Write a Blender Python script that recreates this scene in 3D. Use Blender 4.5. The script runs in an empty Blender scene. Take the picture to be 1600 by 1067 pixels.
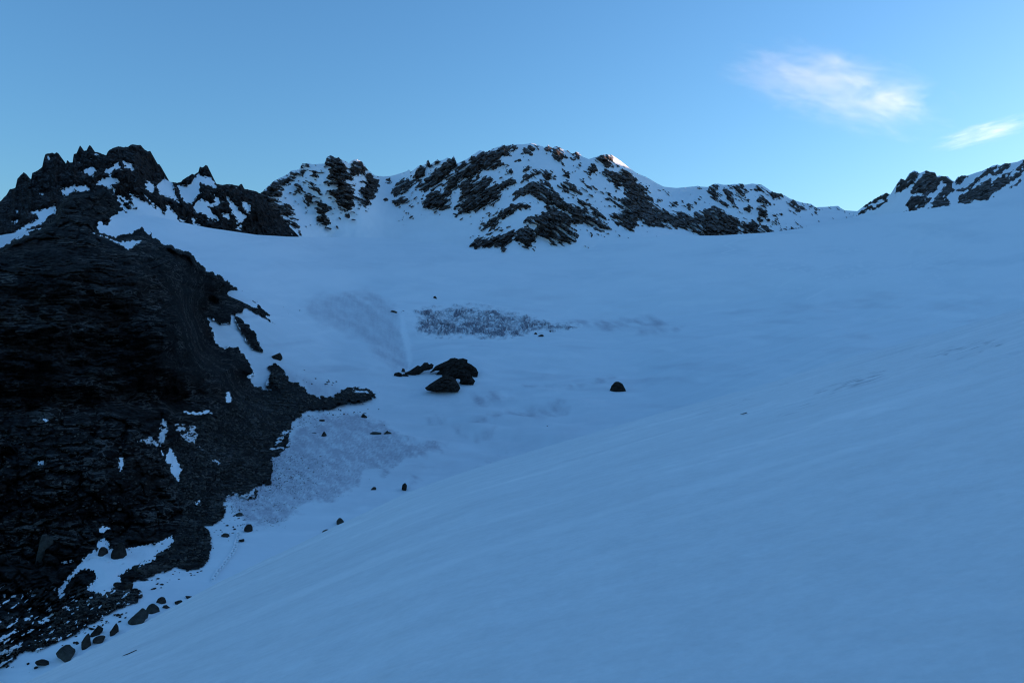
import bpy, math, random
import numpy as np

# ------------------------------------------------------------------ camera, sky, sun, exposure
sc = bpy.context.scene
C = sc.collection
F_PX = 1244.4            # focal length in photo pixels (28 mm on a 36 mm wide sensor)
CX, CY = 800.0, 533.5    # the optical axis; the camera looks level along +Y
cam = bpy.data.cameras.new("camera")
cam.lens, cam.sensor_width = 28.0, 36.0
cam.clip_start, cam.clip_end = 0.1, 60000.0
cam_ob = bpy.data.objects.new("camera", cam)
cam_ob.rotation_euler = (math.pi / 2, 0, 0)
C.objects.link(cam_ob)
sc.camera = cam_ob

SUN_EL, SUN_AZ = 6.0, 66.0
world = bpy.data.worlds.new("World")
sc.world = world
world.use_nodes = True
wn = world.node_tree
sky = wn.nodes.new("ShaderNodeTexSky")
sky.sky_type = 'NISHITA'
sky.sun_disc = False
sky.sun_elevation = math.radians(SUN_EL)
sky.sun_rotation = math.radians(SUN_AZ)
sky.altitude = 2800
sky.air_density = 1.65
sky.dust_density = 7.0
sky.ozone_density = 4.5
wn.links.new(sky.outputs[0], wn.nodes['Background'].inputs[0])
wn.nodes['Background'].inputs[1].default_value = 0.12

sun = bpy.data.lights.new("sun", 'SUN')
sun.energy = 4.2
sun.angle = math.radians(0.5)
sun.color = (1.0, 0.68, 0.49)
sun_ob = bpy.data.objects.new("sun", sun)
C.objects.link(sun_ob)
sun_ob.rotation_euler = (math.radians(90 - SUN_EL), 0, math.radians(180 - SUN_AZ))

sc.view_settings.view_transform = 'Standard'
sc.view_settings.look = 'None'
sc.view_settings.exposure = 1.68
sc.view_settings.gamma = 1.0
sc.render.engine = 'CYCLES'
sc.cycles.max_bounces = 8
sc.cycles.diffuse_bounces = 5
sc.cycles.use_denoising = True
sc.cycles.pixel_filter_type = 'BLACKMAN_HARRIS'
sc.cycles.filter_width = 1.2
sc.cycles.volume_bounces = 2

rng = np.random.default_rng(7)
random.seed(7)

# ------------------------------------------------------------------ numeric helpers
_perm = np.random.default_rng(3).permutation(256)
_perm = np.concatenate([_perm, _perm, _perm])
_g3 = np.random.default_rng(5).normal(size=(256, 3))
_g3 /= np.linalg.norm(_g3, axis=1, keepdims=True)


def perlin(x, y, z=0.0):
    x, y, z = np.broadcast_arrays(np.asarray(x, float), np.asarray(y, float), np.asarray(z, float))
    xi, yi, zi = np.floor(x).astype(int), np.floor(y).astype(int), np.floor(z).astype(int)
    xf, yf, zf = x - xi, y - yi, z - zi
    xi &= 255; yi &= 255; zi &= 255
    f = lambda t: t * t * t * (t * (t * 6 - 15) + 10)
    u, v, w = f(xf), f(yf), f(zf)
    out = 0
    for dx in (0, 1):
        wx = u if dx else 1 - u
        for dy in (0, 1):
            wy = v if dy else 1 - v
            for dz in (0, 1):
                wz = w if dz else 1 - w
                h = _perm[_perm[_perm[xi + dx] + yi + dy] + zi + dz]
                g = _g3[h]
                out = out + wx * wy * wz * (g[..., 0] * (xf - dx) + g[..., 1] * (yf - dy) + g[..., 2] * (zf - dz))
    return out * 1.6


def fbm(x, y, z=0.0, octaves=4, gain=0.5):
    s, a, f = 0, 1.0, 1.0
    for i in range(octaves):
        s = s + a * perlin(x * f + 17.3 * i, y * f + 5.1 * i, np.asarray(z) * f + 3.7 * i)
        a *= gain; f *= 2.03
    return s


def ridged(x, y, z=0.0, octaves=4, gain=0.5):
    s, a, f = 0, 1.0, 1.0
    for i in range(octaves):
        n = 1 - np.abs(perlin(x * f + 11.3 * i, y * f + 7.1 * i, np.asarray(z) * f + 2.7 * i)) * 1.6
        s = s + a * n * n
        a *= gain; f *= 2.1
    return s / (1 / (1 - gain) if gain < 1 else octaves)


def cells(x, y, jitter=0.9):
    """distance to the nearest of scattered cell centres, the gap to the second nearest, and a random number per cell"""
    xi, yi = np.floor(x).astype(int), np.floor(y).astype(int)
    d1 = np.full(x.shape, 9.0); d2 = np.full(x.shape, 9.0); cid = np.zeros(x.shape)
    for dx in (-1, 0, 1):
        for dy in (-1, 0, 1):
            h = _perm[_perm[(xi + dx) & 255] + ((yi + dy) & 255)]
            ox = xi + dx + 0.5 + jitter * (h / 255.0 - 0.5)
            oy = yi + dy + 0.5 + jitter * (_perm[h + 7] / 255.0 - 0.5)
            d = np.hypot(x - ox, y - oy)
            new = d < d1
            d2 = np.where(new, d1, np.minimum(d2, d))
            cid = np.where(new, _perm[h + 31] / 255.0, cid)
            d1 = np.where(new, d, d1)
    return d1, d2 - d1, cid


def sstep(e0, e1, x):
    t = np.clip((x - e0) / (e1 - e0), 0, 1)
    return t * t * (3 - 2 * t)


class Tps:
    """smooth map (px, py) -> distance, through scattered readings (px, py, distance)"""
    def __init__(self, pts, lam=2e-4):
        p = np.array(pts, float)
        self.c = p[:, :2] / 400.0
        n = len(p)
        A = np.zeros((n + 3, n + 3))
        A[:n, :n] = self._u(self.c[:, None] - self.c[None]) + lam * np.eye(n)
        A[:n, n] = 1; A[:n, n + 1:] = self.c
        A[n:, :n] = A[:n, n:].T
        self.w = np.linalg.solve(A, np.concatenate([np.log(p[:, 2]), np.zeros(3)]))

    @staticmethod
    def _u(d):
        r2 = (d ** 2).sum(-1)
        return 0.5 * r2 * np.log(r2 + 1e-12)

    def __call__(self, px, py):
        px, py = np.broadcast_arrays(np.asarray(px, float), np.asarray(py, float))
        q = np.stack([px.ravel(), py.ravel()], 1) / 400.0
        out = np.empty(len(q))
        for i in range(0, len(q), 20000):
            s = q[i:i + 20000]
            out[i:i + 20000] = self._u(s[:, None] - self.c[None]) @ self.w[:-3] + self.w[-3] + s @ self.w[-2:]
        return np.exp(out).reshape(px.shape)


def sdf(poly, px, py, far=60.0):
    """signed distance (positive inside) to a closed polygon, clipped to -far"""
    P = np.asarray(poly, float)
    out = np.full(px.shape, -far)
    x0, y0 = P.min(0) - far; x1, y1 = P.max(0) + far
    m = (px > x0) & (px < x1) & (py > y0) & (py < y1)
    if not m.any():
        return out
    x, y = px[m], py[m]
    d2 = np.full(x.shape, far * far * 25.0)
    ins = np.zeros(x.shape, bool)
    for (ax, ay), (bx, by) in zip(P, np.roll(P, -1, 0)):
        ex, ey = bx - ax, by - ay
        t = np.clip(((x - ax) * ex + (y - ay) * ey) / (ex * ex + ey * ey + 1e-9), 0, 1)
        d2 = np.minimum(d2, (x - ax - t * ex) ** 2 + (y - ay - t * ey) ** 2)
        if ay != by:
            c = ((ay > y) != (by > y)) & (x < (bx - ax) * (y - ay) / (by - ay) + ax)
            ins ^= c
    d = np.sqrt(d2)
    out[m] = np.maximum(np.where(ins, d, -d), -far)
    return out


def sdf_union(polys, px, py, far=60.0):
    out = np.full(px.shape, -far)
    for p in polys:
        out = np.maximum(out, sdf(p, px, py, far))
    return out


def Z(x0, y0, pts, k=4.0):
    """polygon read in an enlarged window whose corner is (x0, y0)"""
    return [(x0 + a / k, y0 + b / k) for a, b in pts]


def snap_rim(gx, gy, d, step):
    """grid points just outside an outline (d < 0) are drawn in onto it, so that the rim runs clean"""
    dy, dx = np.gradient(d, step)
    dy = -dy                                    # rows run upward
    g = np.sqrt(dx ** 2 + dy ** 2) + 1e-6
    m = np.where((d < 0) & (d > -1.5 * step), np.clip(-d / np.maximum(g, 0.4), 0, 1.5 * step), 0)
    return gx + m * dx / g, gy + m * dy / g, d > -1.2 * step


def world_of(px, py, Y):
    return np.stack([(px - CX) / F_PX * Y, Y, (CY - py) / F_PX * Y], -1)


def grid_mesh(name, V, mats, attrs=None, keep=None, smooth=True):
    """V (rows, cols, 3) -> one mesh; keep: vertex mask, faces with a dropped corner are left out"""
    r, c = V.shape[:2]
    idx = np.arange(r * c).reshape(r, c)
    q = np.stack([idx[:-1, :-1], idx[:-1, 1:], idx[1:, 1:], idx[1:, :-1]], -1).reshape(-1, 4)
    if keep is not None:
        q = q[keep.ravel()[q].all(1)]
        used = np.zeros(r * c, bool); used[q.ravel()] = True
        new = np.cumsum(used) - 1
        q = new[q]
    else:
        used = np.ones(r * c, bool)
    return raw_mesh(name, V.reshape(-1, 3)[used], q, mats, {k: a.ravel()[used] for k, a in (attrs or {}).items()}, smooth)


def raw_mesh(name, V, faces, mats, attrs=None, smooth=True, link=True, origin=None):
    faces = np.asarray(faces)
    V = np.asarray(V, float)
    if origin is not None:
        V = V - np.asarray(origin)
    me = bpy.data.meshes.new(name)
    n, k = faces.shape
    me.vertices.add(len(V)); me.vertices.foreach_set("co", V.astype(np.float32).ravel())
    me.loops.add(n * k); me.loops.foreach_set("vertex_index", faces.astype(np.int32).ravel())
    me.polygons.add(n)
    me.polygons.foreach_set("loop_start", (np.arange(n) * k).astype(np.int32))
    me.polygons.foreach_set("loop_total", np.full(n, k, np.int32))
    me.polygons.foreach_set("use_smooth", np.full(n, smooth, bool))
    for a, v in (attrs or {}).items():
        at = me.attributes.new(a, 'FLOAT', 'POINT')
        at.data.foreach_set("value", np.asarray(v, np.float32))
    me.update(calc_edges=True)
    me.validate()
    me.materials.append(mats)
    o = bpy.data.objects.new(name, me)
    if origin is not None:
        o.location = origin
    if link:
        C.objects.link(o)
    return o


def tag(o, label=None, cat=None, group=None, kind=None):
    if label: o["label"] = label
    if cat: o["category"] = cat
    if group: o["group"] = group
    if kind: o["kind"] = kind
    return o


# ------------------------------------------------------------------ materials
def nodes_of(name):
    m = bpy.data.materials.new(name)
    m.use_nodes = True
    nt = m.node_tree
    return m, nt, nt.nodes['Principled BSDF'], nt.nodes.new, nt.links.new


def noise_node(nt, vec, scale, detail=6.0, rough=0.55, dist=0.0):
    n = nt.nodes.new("ShaderNodeTexNoise")
    n.inputs['Scale'].default_value = scale
    n.inputs['Detail'].default_value = detail
    n.inputs['Roughness'].default_value = rough
    n.inputs['Distortion'].default_value = dist
    if vec is not None:
        nt.links.new(vec, n.inputs['Vector'])
    return n.outputs['Fac']


def ramp(nt, fac, stops):
    r = nt.nodes.new("ShaderNodeValToRGB")
    e = r.color_ramp.elements
    while len(e) < len(stops):
        e.new(0.5)
    for el, (p, c) in zip(e, stops):
        el.position = p
        el.color = (c[0], c[1], c[2], 1) if not isinstance(c, float) else (c, c, c, 1)
    nt.links.new(fac, r.inputs[0])
    return r.outputs[0]


def mixc(nt, fac, a, b, mode='MIX'):
    m = nt.nodes.new("ShaderNodeMix")
    m.data_type = 'RGBA'; m.blend_type = mode
    for sock, v in ((m.inputs[0], fac), (m.inputs[6], a), (m.inputs[7], b)):
        if hasattr(v, 'is_linked'):
            nt.links.new(v, sock)
        elif isinstance(v, (int, float)):
            sock.default_value = v
        else:
            sock.default_value = (v[0], v[1], v[2], 1)
    return m.outputs[2]


def math_node(nt, op, a, b=None, c=None):
    m = nt.nodes.new("ShaderNodeMath"); m.operation = op
    for i, v in enumerate((a, b, c)):
        if v is None: continue
        if hasattr(v, 'is_linked'): nt.links.new(v, m.inputs[i])
        else: m.inputs[i].default_value = v
    return m.outputs[0]


def coords(nt, scale=(1, 1, 1), rot=(0, 0, 0)):
    t = nt.nodes.new("ShaderNodeTexCoord")
    mp = nt.nodes.new("ShaderNodeMapping")
    mp.inputs['Scale'].default_value = scale
    mp.inputs['Rotation'].default_value = rot
    nt.links.new(t.outputs['Object'], mp.inputs['Vector'])
    return mp.outputs[0]


def attr(nt, name):
    a = nt.nodes.new("ShaderNodeAttribute"); a.attribute_name = name
    return a.outputs['Fac']


SNOW = (0.95, 0.955, 0.965)      # fresh snow on the heights
FIRN = (0.885, 0.905, 0.925)       # wind-packed older snow on the glacier


def terrain_material(name, rock_lo, rock_hi, rock_scale, snow=SNOW, snow_bump=0.15, snow_scale=0.3,
                     rock_bump=1.0, stretch=(1, 1, 1), rot=(0, 0, 0), snow_stretch=(1, 1, 1), snow_rot=(0, 0, 0), edge_scale=1.0,
                     dirt_shade_col=(0.36, 0.34, 0.36), vein=0.0, fresh_light=False, debris=None, dust_highlight=0.0, sparkle=0.0):
    m, nt, bsdf, N, L = nodes_of(name)
    co = coords(nt)
    cr = coords(nt, stretch, rot)
    cs = coords(nt, snow_stretch, snow_rot)
    n1 = noise_node(nt, cr, rock_scale, 8, 0.65, 0.3)
    n2 = noise_node(nt, co, rock_scale * 0.15, 4)
    mid = [(a * 0.5 + b * 0.5) for a, b in zip(rock_lo, rock_hi)]
    rc = ramp(nt, n1, [(0.38, rock_lo), (0.52, mid), (0.66, rock_hi)])
    rc = mixc(nt, 1.0, rc, ramp(nt, n2, [(0.3, (0.75, 0.72, 0.7)), (0.7, (1.15, 1.12, 1.1))]), 'MULTIPLY')
    if vein > 0:
        n3 = noise_node(nt, co, 0.045, 5, 0.6, 0.5)
        rc = mixc(nt, 1.0, rc, ramp(nt, n3, [(0.32, (0.5, 0.5, 0.55)), (0.5, (1.0, 0.95, 0.9)), (0.66, (1.9, 1.6, 1.4))]), 'MULTIPLY')
        dbn = noise_node(nt, co, 1.6, 6, 0.7)
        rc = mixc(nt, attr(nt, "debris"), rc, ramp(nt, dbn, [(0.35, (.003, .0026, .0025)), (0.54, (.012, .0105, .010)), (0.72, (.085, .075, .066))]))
        cv = coords(nt, (0.12, 0.2, 1.3), (0, 0.1, 0))
        vn = noise_node(nt, cv, 0.35, 6, 0.6, 1.5)
        line = ramp(nt, vn, [(0.47, 0.0), (0.5, 1.0), (0.53, 0.0)])
        gate = ramp(nt, noise_node(nt, co, 0.07, 3), [(0.42, 0.0), (0.58, 1.0)])
        rc = mixc(nt, math_node(nt, 'MULTIPLY', math_node(nt, 'MULTIPLY', line, gate), vein), rc, (0.22, 0.2, 0.18))
    if dust_highlight > 0:  # snow dust on ledges, with their sky-lit highlights put into the colour
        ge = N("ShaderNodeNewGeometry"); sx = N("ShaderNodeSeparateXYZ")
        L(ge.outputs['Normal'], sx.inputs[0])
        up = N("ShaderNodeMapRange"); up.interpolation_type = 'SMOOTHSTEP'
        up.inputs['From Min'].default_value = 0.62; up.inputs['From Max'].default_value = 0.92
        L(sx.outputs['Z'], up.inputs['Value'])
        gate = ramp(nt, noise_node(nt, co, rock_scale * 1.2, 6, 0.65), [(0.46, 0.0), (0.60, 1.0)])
        rc = mixc(nt, math_node(nt, 'MULTIPLY', math_node(nt, 'MULTIPLY', up.outputs[0], gate), dust_highlight), rc, (0.5, 0.52, 0.55))
    # snow, darkened by the attribute: dirt, and shade put into the colour
    ns = noise_node(nt, cs, snow_scale * 0.25, 5)
    scol = mixc(nt, 1.0, snow, ramp(nt, ns, [(0.3, 0.94), (0.7, 1.0)]), 'MULTIPLY')
    if sparkle > 0:
        sp1 = noise_node(nt, co, 9.0, 3, 0.7); sp2 = noise_node(nt, co, 1.7, 6, 0.7)
        scol = mixc(nt, 1.0, scol, ramp(nt, sp1, [(0.3, 1.0 - sparkle), (0.7, 1.0)]), 'MULTIPLY')
        scol = mixc(nt, 1.0, scol, ramp(nt, sp2, [(0.35, 1.0 - 1.2 * sparkle), (0.65, 1.0)]), 'MULTIPLY')
    if fresh_light:
        scol = mixc(nt, attr(nt, "fresh_light"), scol, (0.97, 0.97, 0.975))
    dn = noise_node(nt, co, 0.6, 8, 0.7)
    df = math_node(nt, 'MULTIPLY', attr(nt, "dirt_shade"), ramp(nt, dn, [(0.3, 0.55), (0.65, 1.0)]))
    scol = mixc(nt, df, scol, dirt_shade_col)
    # sharp, ragged border between rock and snow
    en = noise_node(nt, co, edge_scale, 5, 0.6)
    f = math_node(nt, 'ADD', attr(nt, "rock"), math_node(nt, 'MULTIPLY', math_node(nt, 'SUBTRACT', en, 0.5), 0.45))
    mr = N("ShaderNodeMapRange"); mr.interpolation_type = 'SMOOTHSTEP'
    mr.inputs['From Min'].default_value = 0.42; mr.inputs['From Max'].default_value = 0.58
    L(f, mr.inputs['Value'])
    fac = mr.outputs[0]
    L(mixc(nt, fac, scol, rc), bsdf.inputs['Base Color'])
    L(math_node(nt, 'MULTIPLY_ADD', fac, 0.15, 0.65), bsdf.inputs['Roughness'])
    L(math_node(nt, 'MULTIPLY_ADD', fac, -0.20, 0.25), bsdf.inputs['Specular IOR Level'])
    b1 = N("ShaderNodeBump"); b1.inputs['Distance'].default_value = 1.0 / snow_scale * 0.12
    b1.inputs['Strength'].default_value = snow_bump
    L(noise_node(nt, cs, snow_scale, 6, 0.55), b1.inputs['Height'])
    b2 = N("ShaderNodeBump"); b2.inputs['Distance'].default_value = rock_bump / rock_scale * 0.8
    L(noise_node(nt, cr, rock_scale * 1.3, 8, 0.65), b2.inputs['Height'])
    L(fac, b2.inputs['Strength'])
    L(b1.outputs[0], b2.inputs['Normal'])
    L(b2.outputs[0], bsdf.inputs['Normal'])
    return m


M_FORE = terrain_material("foreground snow", (.05, .05, .05), (.1, .1, .1), 1.0, snow=FIRN, fresh_light=True, snow_bump=0.8, snow_scale=1.6,
                          snow_stretch=(0.35, 1.4, 1.0), snow_rot=(0, 0, 0.5), dirt_shade_col=(.26, .27, .32), sparkle=0.07)
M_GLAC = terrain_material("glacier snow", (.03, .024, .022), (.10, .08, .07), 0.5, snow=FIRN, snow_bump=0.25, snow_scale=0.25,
                          snow_stretch=(0.5, 1.5, 1), snow_rot=(0, 0, 0.2), fresh_light=True, edge_scale=0.6, dirt_shade_col=(.38, .33, .39))
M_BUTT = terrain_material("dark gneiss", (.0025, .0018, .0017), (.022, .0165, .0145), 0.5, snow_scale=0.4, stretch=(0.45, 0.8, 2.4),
                          rot=(0, 0.12, 0), edge_scale=0.8, rock_bump=1.2, vein=0.7, dust_highlight=0.05)
M_LEFT = terrain_material("black ridge rock", (.006, .0042, .0038), (.052, .038, .033), 0.14, snow_scale=0.12, stretch=(1.6, 1, 0.5), edge_scale=0.25, dust_highlight=0.14)
M_PEAK = terrain_material("peak schist", (.016, .011, .009), (.15, .108, .088), 0.16, snow_scale=0.1, stretch=(1, 1, 1.6), edge_scale=0.2, dust_highlight=0.30)
M_RIDG = terrain_material("ridge schist", (.016, .012, .010), (.14, .105, .085), 0.12, snow_scale=0.1, stretch=(1, 1, 1.6), edge_scale=0.25, dust_highlight=0.30)


def stone_material(name, lo, hi, scale, bump=0.9):
    m, nt, bsdf, N, L = nodes_of(name)
    co = coords(nt)
    oi = N("ShaderNodeObjectInfo")
    c = ramp(nt, noise_node(nt, co, scale, 8, 0.65), [(0.3, lo), (0.7, hi)])
    c = mixc(nt, 1.0, c, ramp(nt, oi.outputs['Random'], [(0, 0.65), (1, 1.25)]), 'MULTIPLY')
    L(c, bsdf.inputs['Base Color'])
    bsdf.inputs['Roughness'].default_value = 0.85
    bsdf.inputs['Specular IOR Level'].default_value = 0.07
    b = N("ShaderNodeBump"); b.inputs['Distance'].default_value = 0.6 / scale; b.inputs['Strength'].default_value = bump
    L(noise_node(nt, co, scale * 1.7, 8, 0.65), b.inputs['Height'])
    L(b.outputs[0], bsdf.inputs['Normal'])
    return m


M_STONE = stone_material("dark boulder", (.018, .014, .012), (.075, .06, .05), 0.9)
M_GREY = stone_material("grey boulder", (.025, .025, .022), (.085, .085, .075), 0.9)
M_OUT = stone_material("outcrop rock", (.010, .0075, .0065), (.075, .058, .05), 0.9, bump=0.35)

# ------------------------------------------------------------------ readings of the place: distances along the glacier
B_PTS = [(-150, 1150, 95), (0, 1060, 100), (200, 920, 125), (340, 880, 142), (400, 800, 178), (500, 720, 232), (640, 770, 200),
         (640, 700, 262), (640, 650, 330), (640, 600, 415), (640, 560, 475), (640, 500, 555), (640, 440, 700), (640, 400, 850), (640, 375, 960),
         (800, 720, 240), (800, 650, 335), (800, 600, 425), (800, 540, 520), (800, 500, 590), (800, 440, 730), (800, 395, 900),
         (1000, 700, 245), (1000, 640, 345), (1000, 600, 430), (1000, 540, 520), (1000, 500, 600), (1000, 440, 740), (1000, 380, 900),
         (1200, 640, 215), (1200, 585, 300), (1200, 540, 430), (1200, 480, 590), (1200, 420, 740), (1200, 364, 880),
         (1340, 600, 190), (1340, 550, 260), (1340, 500, 430), (1340, 440, 600), (1340, 380, 760), (1340, 335, 960),
         (1480, 600, 170), (1480, 520, 270), (1480, 440, 480), (1480, 380, 620), (1480, 322, 760),
         (1600, 600, 150), (1600, 474, 280), (1600, 400, 480), (1600, 310, 680), (1900, 600, 120), (1900, 380, 300), (1900, 250, 560),
         (520, 372, 880), (520, 440, 640), (520, 560, 450), (450, 369, 760), (330, 356, 640), (270, 342, 600), (170, 350, 520), (100, 330, 460), (100, 290, 540), (0, 380, 370),
         (380, 460, 470), (300, 400, 520), (430, 560, 400), (400, 610, 350), (450, 660, 290), (430, 720, 232), (350, 780, 188), (300, 860, 150),
         (0, 700, 215), (0, 500, 300), (200, 600, 290), (200, 480, 380), (-150, 380, 330), (-150, 700, 190), (800, 1000, 140), (1300, 1000, 110), (640, 1000, 135)]
yB = Tps(B_PTS)


def lin(px, table):
    t = np.array(table, float)
    return np.interp(px, t[:, 0], t[:, 1])


# the brow: the highest line of the glacier seen against the rock behind it
BROW = [(-200, 372), (0, 368), (100, 350), (140, 352), (172, 338), (230, 336), (282, 347), (325, 356), (400, 367), (450, 370), (520, 371), (600, 372), (740, 384),
        (820, 392), (900, 382), (1010, 371), (1040, 368.5), (1120, 368.5), (1200, 363.5), (1250, 357), (1300, 346), (1340, 337), (1410, 332),
        (1480, 322), (1600, 309), (1900, 245), (2100, 205)]
# crest of the near slope, and how far away it rolls over
CREST = [(-400, 1330), (-100, 1135), (50, 1060), (200, 985), (340, 912), (490, 840), (640, 770), (740, 733), (820, 709), (1000, 655), (1100, 627),
         (1200, 599), (1300, 568), (1400, 540), (1525, 504), (1600, 481), (1900, 385), (2300, 265)]
CREST_Y = [(-400, 16), (-100, 22), (50, 28), (200, 35), (340, 46), (490, 60), (640, 78), (820, 98), (1000, 120), (1200, 150), (1400, 180), (1600, 205), (1900, 230), (2300, 240)]


def smooth_table(table, lo, hi, w):
    x = np.arange(lo, hi + 1.0)
    y = lin(x, table)
    k = np.hanning(2 * w + 1); k /= k.sum()
    y = np.convolve(np.pad(y, w, mode='reflect', reflect_type='odd'), k, 'valid')
    return lambda q: np.interp(q, x, y)


crest = smooth_table(CREST, -400, 2300, 45)
crest_y = smooth_table(CREST_Y, -400, 2300, 60)
brow = smooth_table(BROW, -200, 2100, 8)


def fore_z(px, Y):
    q = (CY - crest(px)) / F_PX
    yc = crest_y(px)
    t = Y / yc - 1
    k = np.where(t > 0, 2.6 * yc / 60.0, 1.7)
    return q * Y - k * t * t


# ------------------------------------------------------------------ near slope
DARK_STREAKS = [[(1090, 647), (1225, 603), (1230, 600), (1160, 628)], [(1235, 630), (1300, 603), (1385, 577), (1390, 588), (1310, 610), (1255, 640)],
                [(1440, 560), (1530, 533), (1570, 533), (1560, 545), (1490, 562)], [(1160, 647), (1172, 643), (1170, 648)], [(1215, 650), (1260, 633), (1250, 640)]]
px = np.arange(-400, 2301, 2.2)
ty = np.concatenate([np.geomspace(1.2, 60, 210)[:-1], np.geomspace(60, 420, 240)])
PX, TY = np.meshgrid(px, ty)
X, Yv = (PX - CX) / F_PX * TY, TY
zz = fore_z(PX, TY)
PYs = CY - zz / TY * F_PX
stk = np.max([sstep(-4, 5, sdf(p, PX, PYs, 12)) for p in DARK_STREAKS], 0)
# long low drifts and wind crust running along the slope
ang = math.radians(24)
U = X * math.cos(ang) + Yv * math.sin(ang); Wv = -X * math.sin(ang) + Yv * math.cos(ang)
zz = zz + sstep(4, 60, TY) * (0.22 * fbm(U / 26, Wv / 9, 1.3, 3) + 0.035 * fbm(U / 5, Wv / 1.6, 4.1, 3)) + 0.018 * sstep(1, 8, TY) * fbm(U / 1.2, Wv / 0.5, 2.2, 4)
zz = zz - stk * 0.25 * np.maximum(ridged(U / 9, Wv / 1.6, 8.8, 3) - 0.35, 0)
crust = np.maximum(fbm(U / 30, Wv / 5, 9.7, 3) - 0.22, 0)
zz = zz + sstep(6, 20, TY) * np.minimum(crust, 0.5) * 0.30 * fbm(U / 0.7, Wv / 0.6, 3.3, 2)
dirt_shade = stk * sstep(0.45, 0.75, ridged(U / 9, Wv / 1.4, 8.8, 4)) * 1.0  # shade in the crevices of the wind streaks, put into the colour
band = 0.7 * sstep(0.12, 0.6, fbm(U / 15, Wv / 4.5, 9.7, 4))
grain = np.maximum(sstep(0.1, 0.5, fbm(U / 1.1, Wv / 0.8, 3.3, 3)), sstep(0.25, 0.6, fbm(U / 4, Wv / 2.2, 5.3, 3)))
fresh_light = np.clip(band * (0.25 + 0.75 * grain) + 0.35 * sstep(0.3, 0.7, fbm(U / 6, Wv / 1.3, 6.1, 3)), 0, 1) * sstep(5, 14, TY)
wind = np.clip(fbm(U / 18, Wv / 3.5, 2.9, 4) - 0.2, 0, 1) * 0.22 * sstep(160, 90, TY)
o = grid_mesh("snow_slope", np.stack([X, Yv, zz], -1), M_FORE, {"rock": np.zeros_like(zz), "dirt_shade": np.maximum(dirt_shade, wind * sstep(6, 20, TY)), "fresh_light": fresh_light})
tag(o, "smooth blue shaded snow slope falling away to the left in front of the viewer", "snow slope", kind="structure")

# the same slope carried on behind the viewer and up to the right
gx, gy = np.meshgrid(np.linspace(-40, 240, 281), np.linspace(-100, 200, 301))
yq = np.maximum(gy, 1.3)
pq = np.clip(CX + F_PX * gx / yq, -385, 2285)
xe = (pq - CX) / F_PX * yq
gz = fore_z(pq, yq) + (gx - xe) * np.where(gx > xe, 0.31, 0.5) - 0.1 * (gy - yq) - 0.06
gz += np.minimum(1, np.abs(gx - xe) / 6 + (yq - gy) / 6) * (0.15 * fbm(gx / 16, gy / 9, 1.3, 3))
gz += 0.75 * sstep(2020, 2230, pq) * sstep(0, 12, gy) + 0.3 * sstep(2020, 2230, pq)
inside_view = (pq > -260) & (pq < 1950) & (gy > 2.6)
o = grid_mesh("snow_slope", np.stack([gx, gy, gz], -1), M_FORE, {"rock": np.zeros_like(gz), "dirt_shade": np.zeros_like(gz), "fresh_light": np.zeros_like(gz)}, keep=~inside_view)
tag(o, "upper part of the same snow slope rising behind and right of the viewer", "snow slope", kind="structure")

# ------------------------------------------------------------------ glacier basin
FORMS = ((555, 500, 70, 26, 4.0), (628, 556, 38, 26, -3.5), (700, 640, 130, 24, -3.0), (800, 556, 150, 20, 3.0), (880, 620, 120, 22, 2.2), (760, 690, 90, 18, -2.2),
         (1150, 430, 240, 30, 7.0), (1000, 490, 200, 18, -4.0), (620, 420, 160, 22, 5.0))


def glacier_form(px, py, x, y):
    """swells and hollows of the ice, in metres"""
    dz = 0
    for bx, by, w1, w2, hh in FORMS:
        dz = dz + hh * np.exp(-((px - bx) / w1) ** 2 - ((py - by) / w2) ** 2)
    hol = sstep(610, 650, py) * sstep(760, 690, py) * sstep(590, 660, px) * sstep(960, 860, px) + 0.8 * sstep(540, 570, py) * sstep(650, 610, py) * sstep(700, 760, px) * sstep(1000, 900, px)
    return dz + hol * 2.5 * fbm((x + 0.4 * y) / 46, y / 34, 11.0, 3)


DIRT1 = [(470, 655), (560, 640), (600, 660), (640, 690), (690, 688), (700, 692), (650, 712), (600, 742), (570, 730), (565, 762), (540, 768), (520, 787), (490, 780), (460, 802),
         (430, 822), (385, 820), (368, 800), (350, 778), (400, 750), (425, 715), (455, 680)]
GREY_PATCHES = [[(500, 465), (590, 455), (615, 478), (628, 520), (645, 575), (618, 582), (590, 560), (560, 530), (505, 512), (470, 480)],
         [(440, 575), (520, 600), (560, 625), (500, 640), (450, 610)]]
DIRT3 = [[(735, 618), (790, 612), (800, 622), (760, 630)], [(725, 655), (790, 640), (870, 634), (890, 642), (830, 655), (800, 650), (740, 662)], [(670, 648), (700, 645), (695, 655)],
         [(745, 680), (775, 670), (770, 680)], [(700, 672), (720, 668), (730, 678)], [(640, 690), (700, 690), (690, 705), (650, 715)], [(643, 740), (657, 737), (655, 750), (640, 762)],
         [(820, 605), (900, 600), (960, 590), (900, 606)], [(880, 500), (1010, 490), (1050, 505), (950, 515)], [(1000, 520), (1060, 510), (1055, 520)], [(745, 730), (790, 695), (770, 722)]]
GULLY = [(626, 495), (632, 495), (634, 515), (642, 535), (644, 560), (638, 575), (636, 545), (625, 518)]
px = np.arange(-200, 2100, 2.0)
rows = []
NB = 470
s = np.linspace(0, 1, NB)
b = brow(px)
PYg = 1180 + (b[None] - 1180) * (1 - (1 - s[:, None]) ** 1.25)
PXg = np.broadcast_to(px, PYg.shape)
Yg = yB(PXg, PYg)
V = world_of(PXg, PYg, Yg)
x, y = V[..., 0], V[..., 1]
amp = sstep(0.0, 0.06, 1 - s)[:, None] * sstep(150, 400, y)
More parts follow.
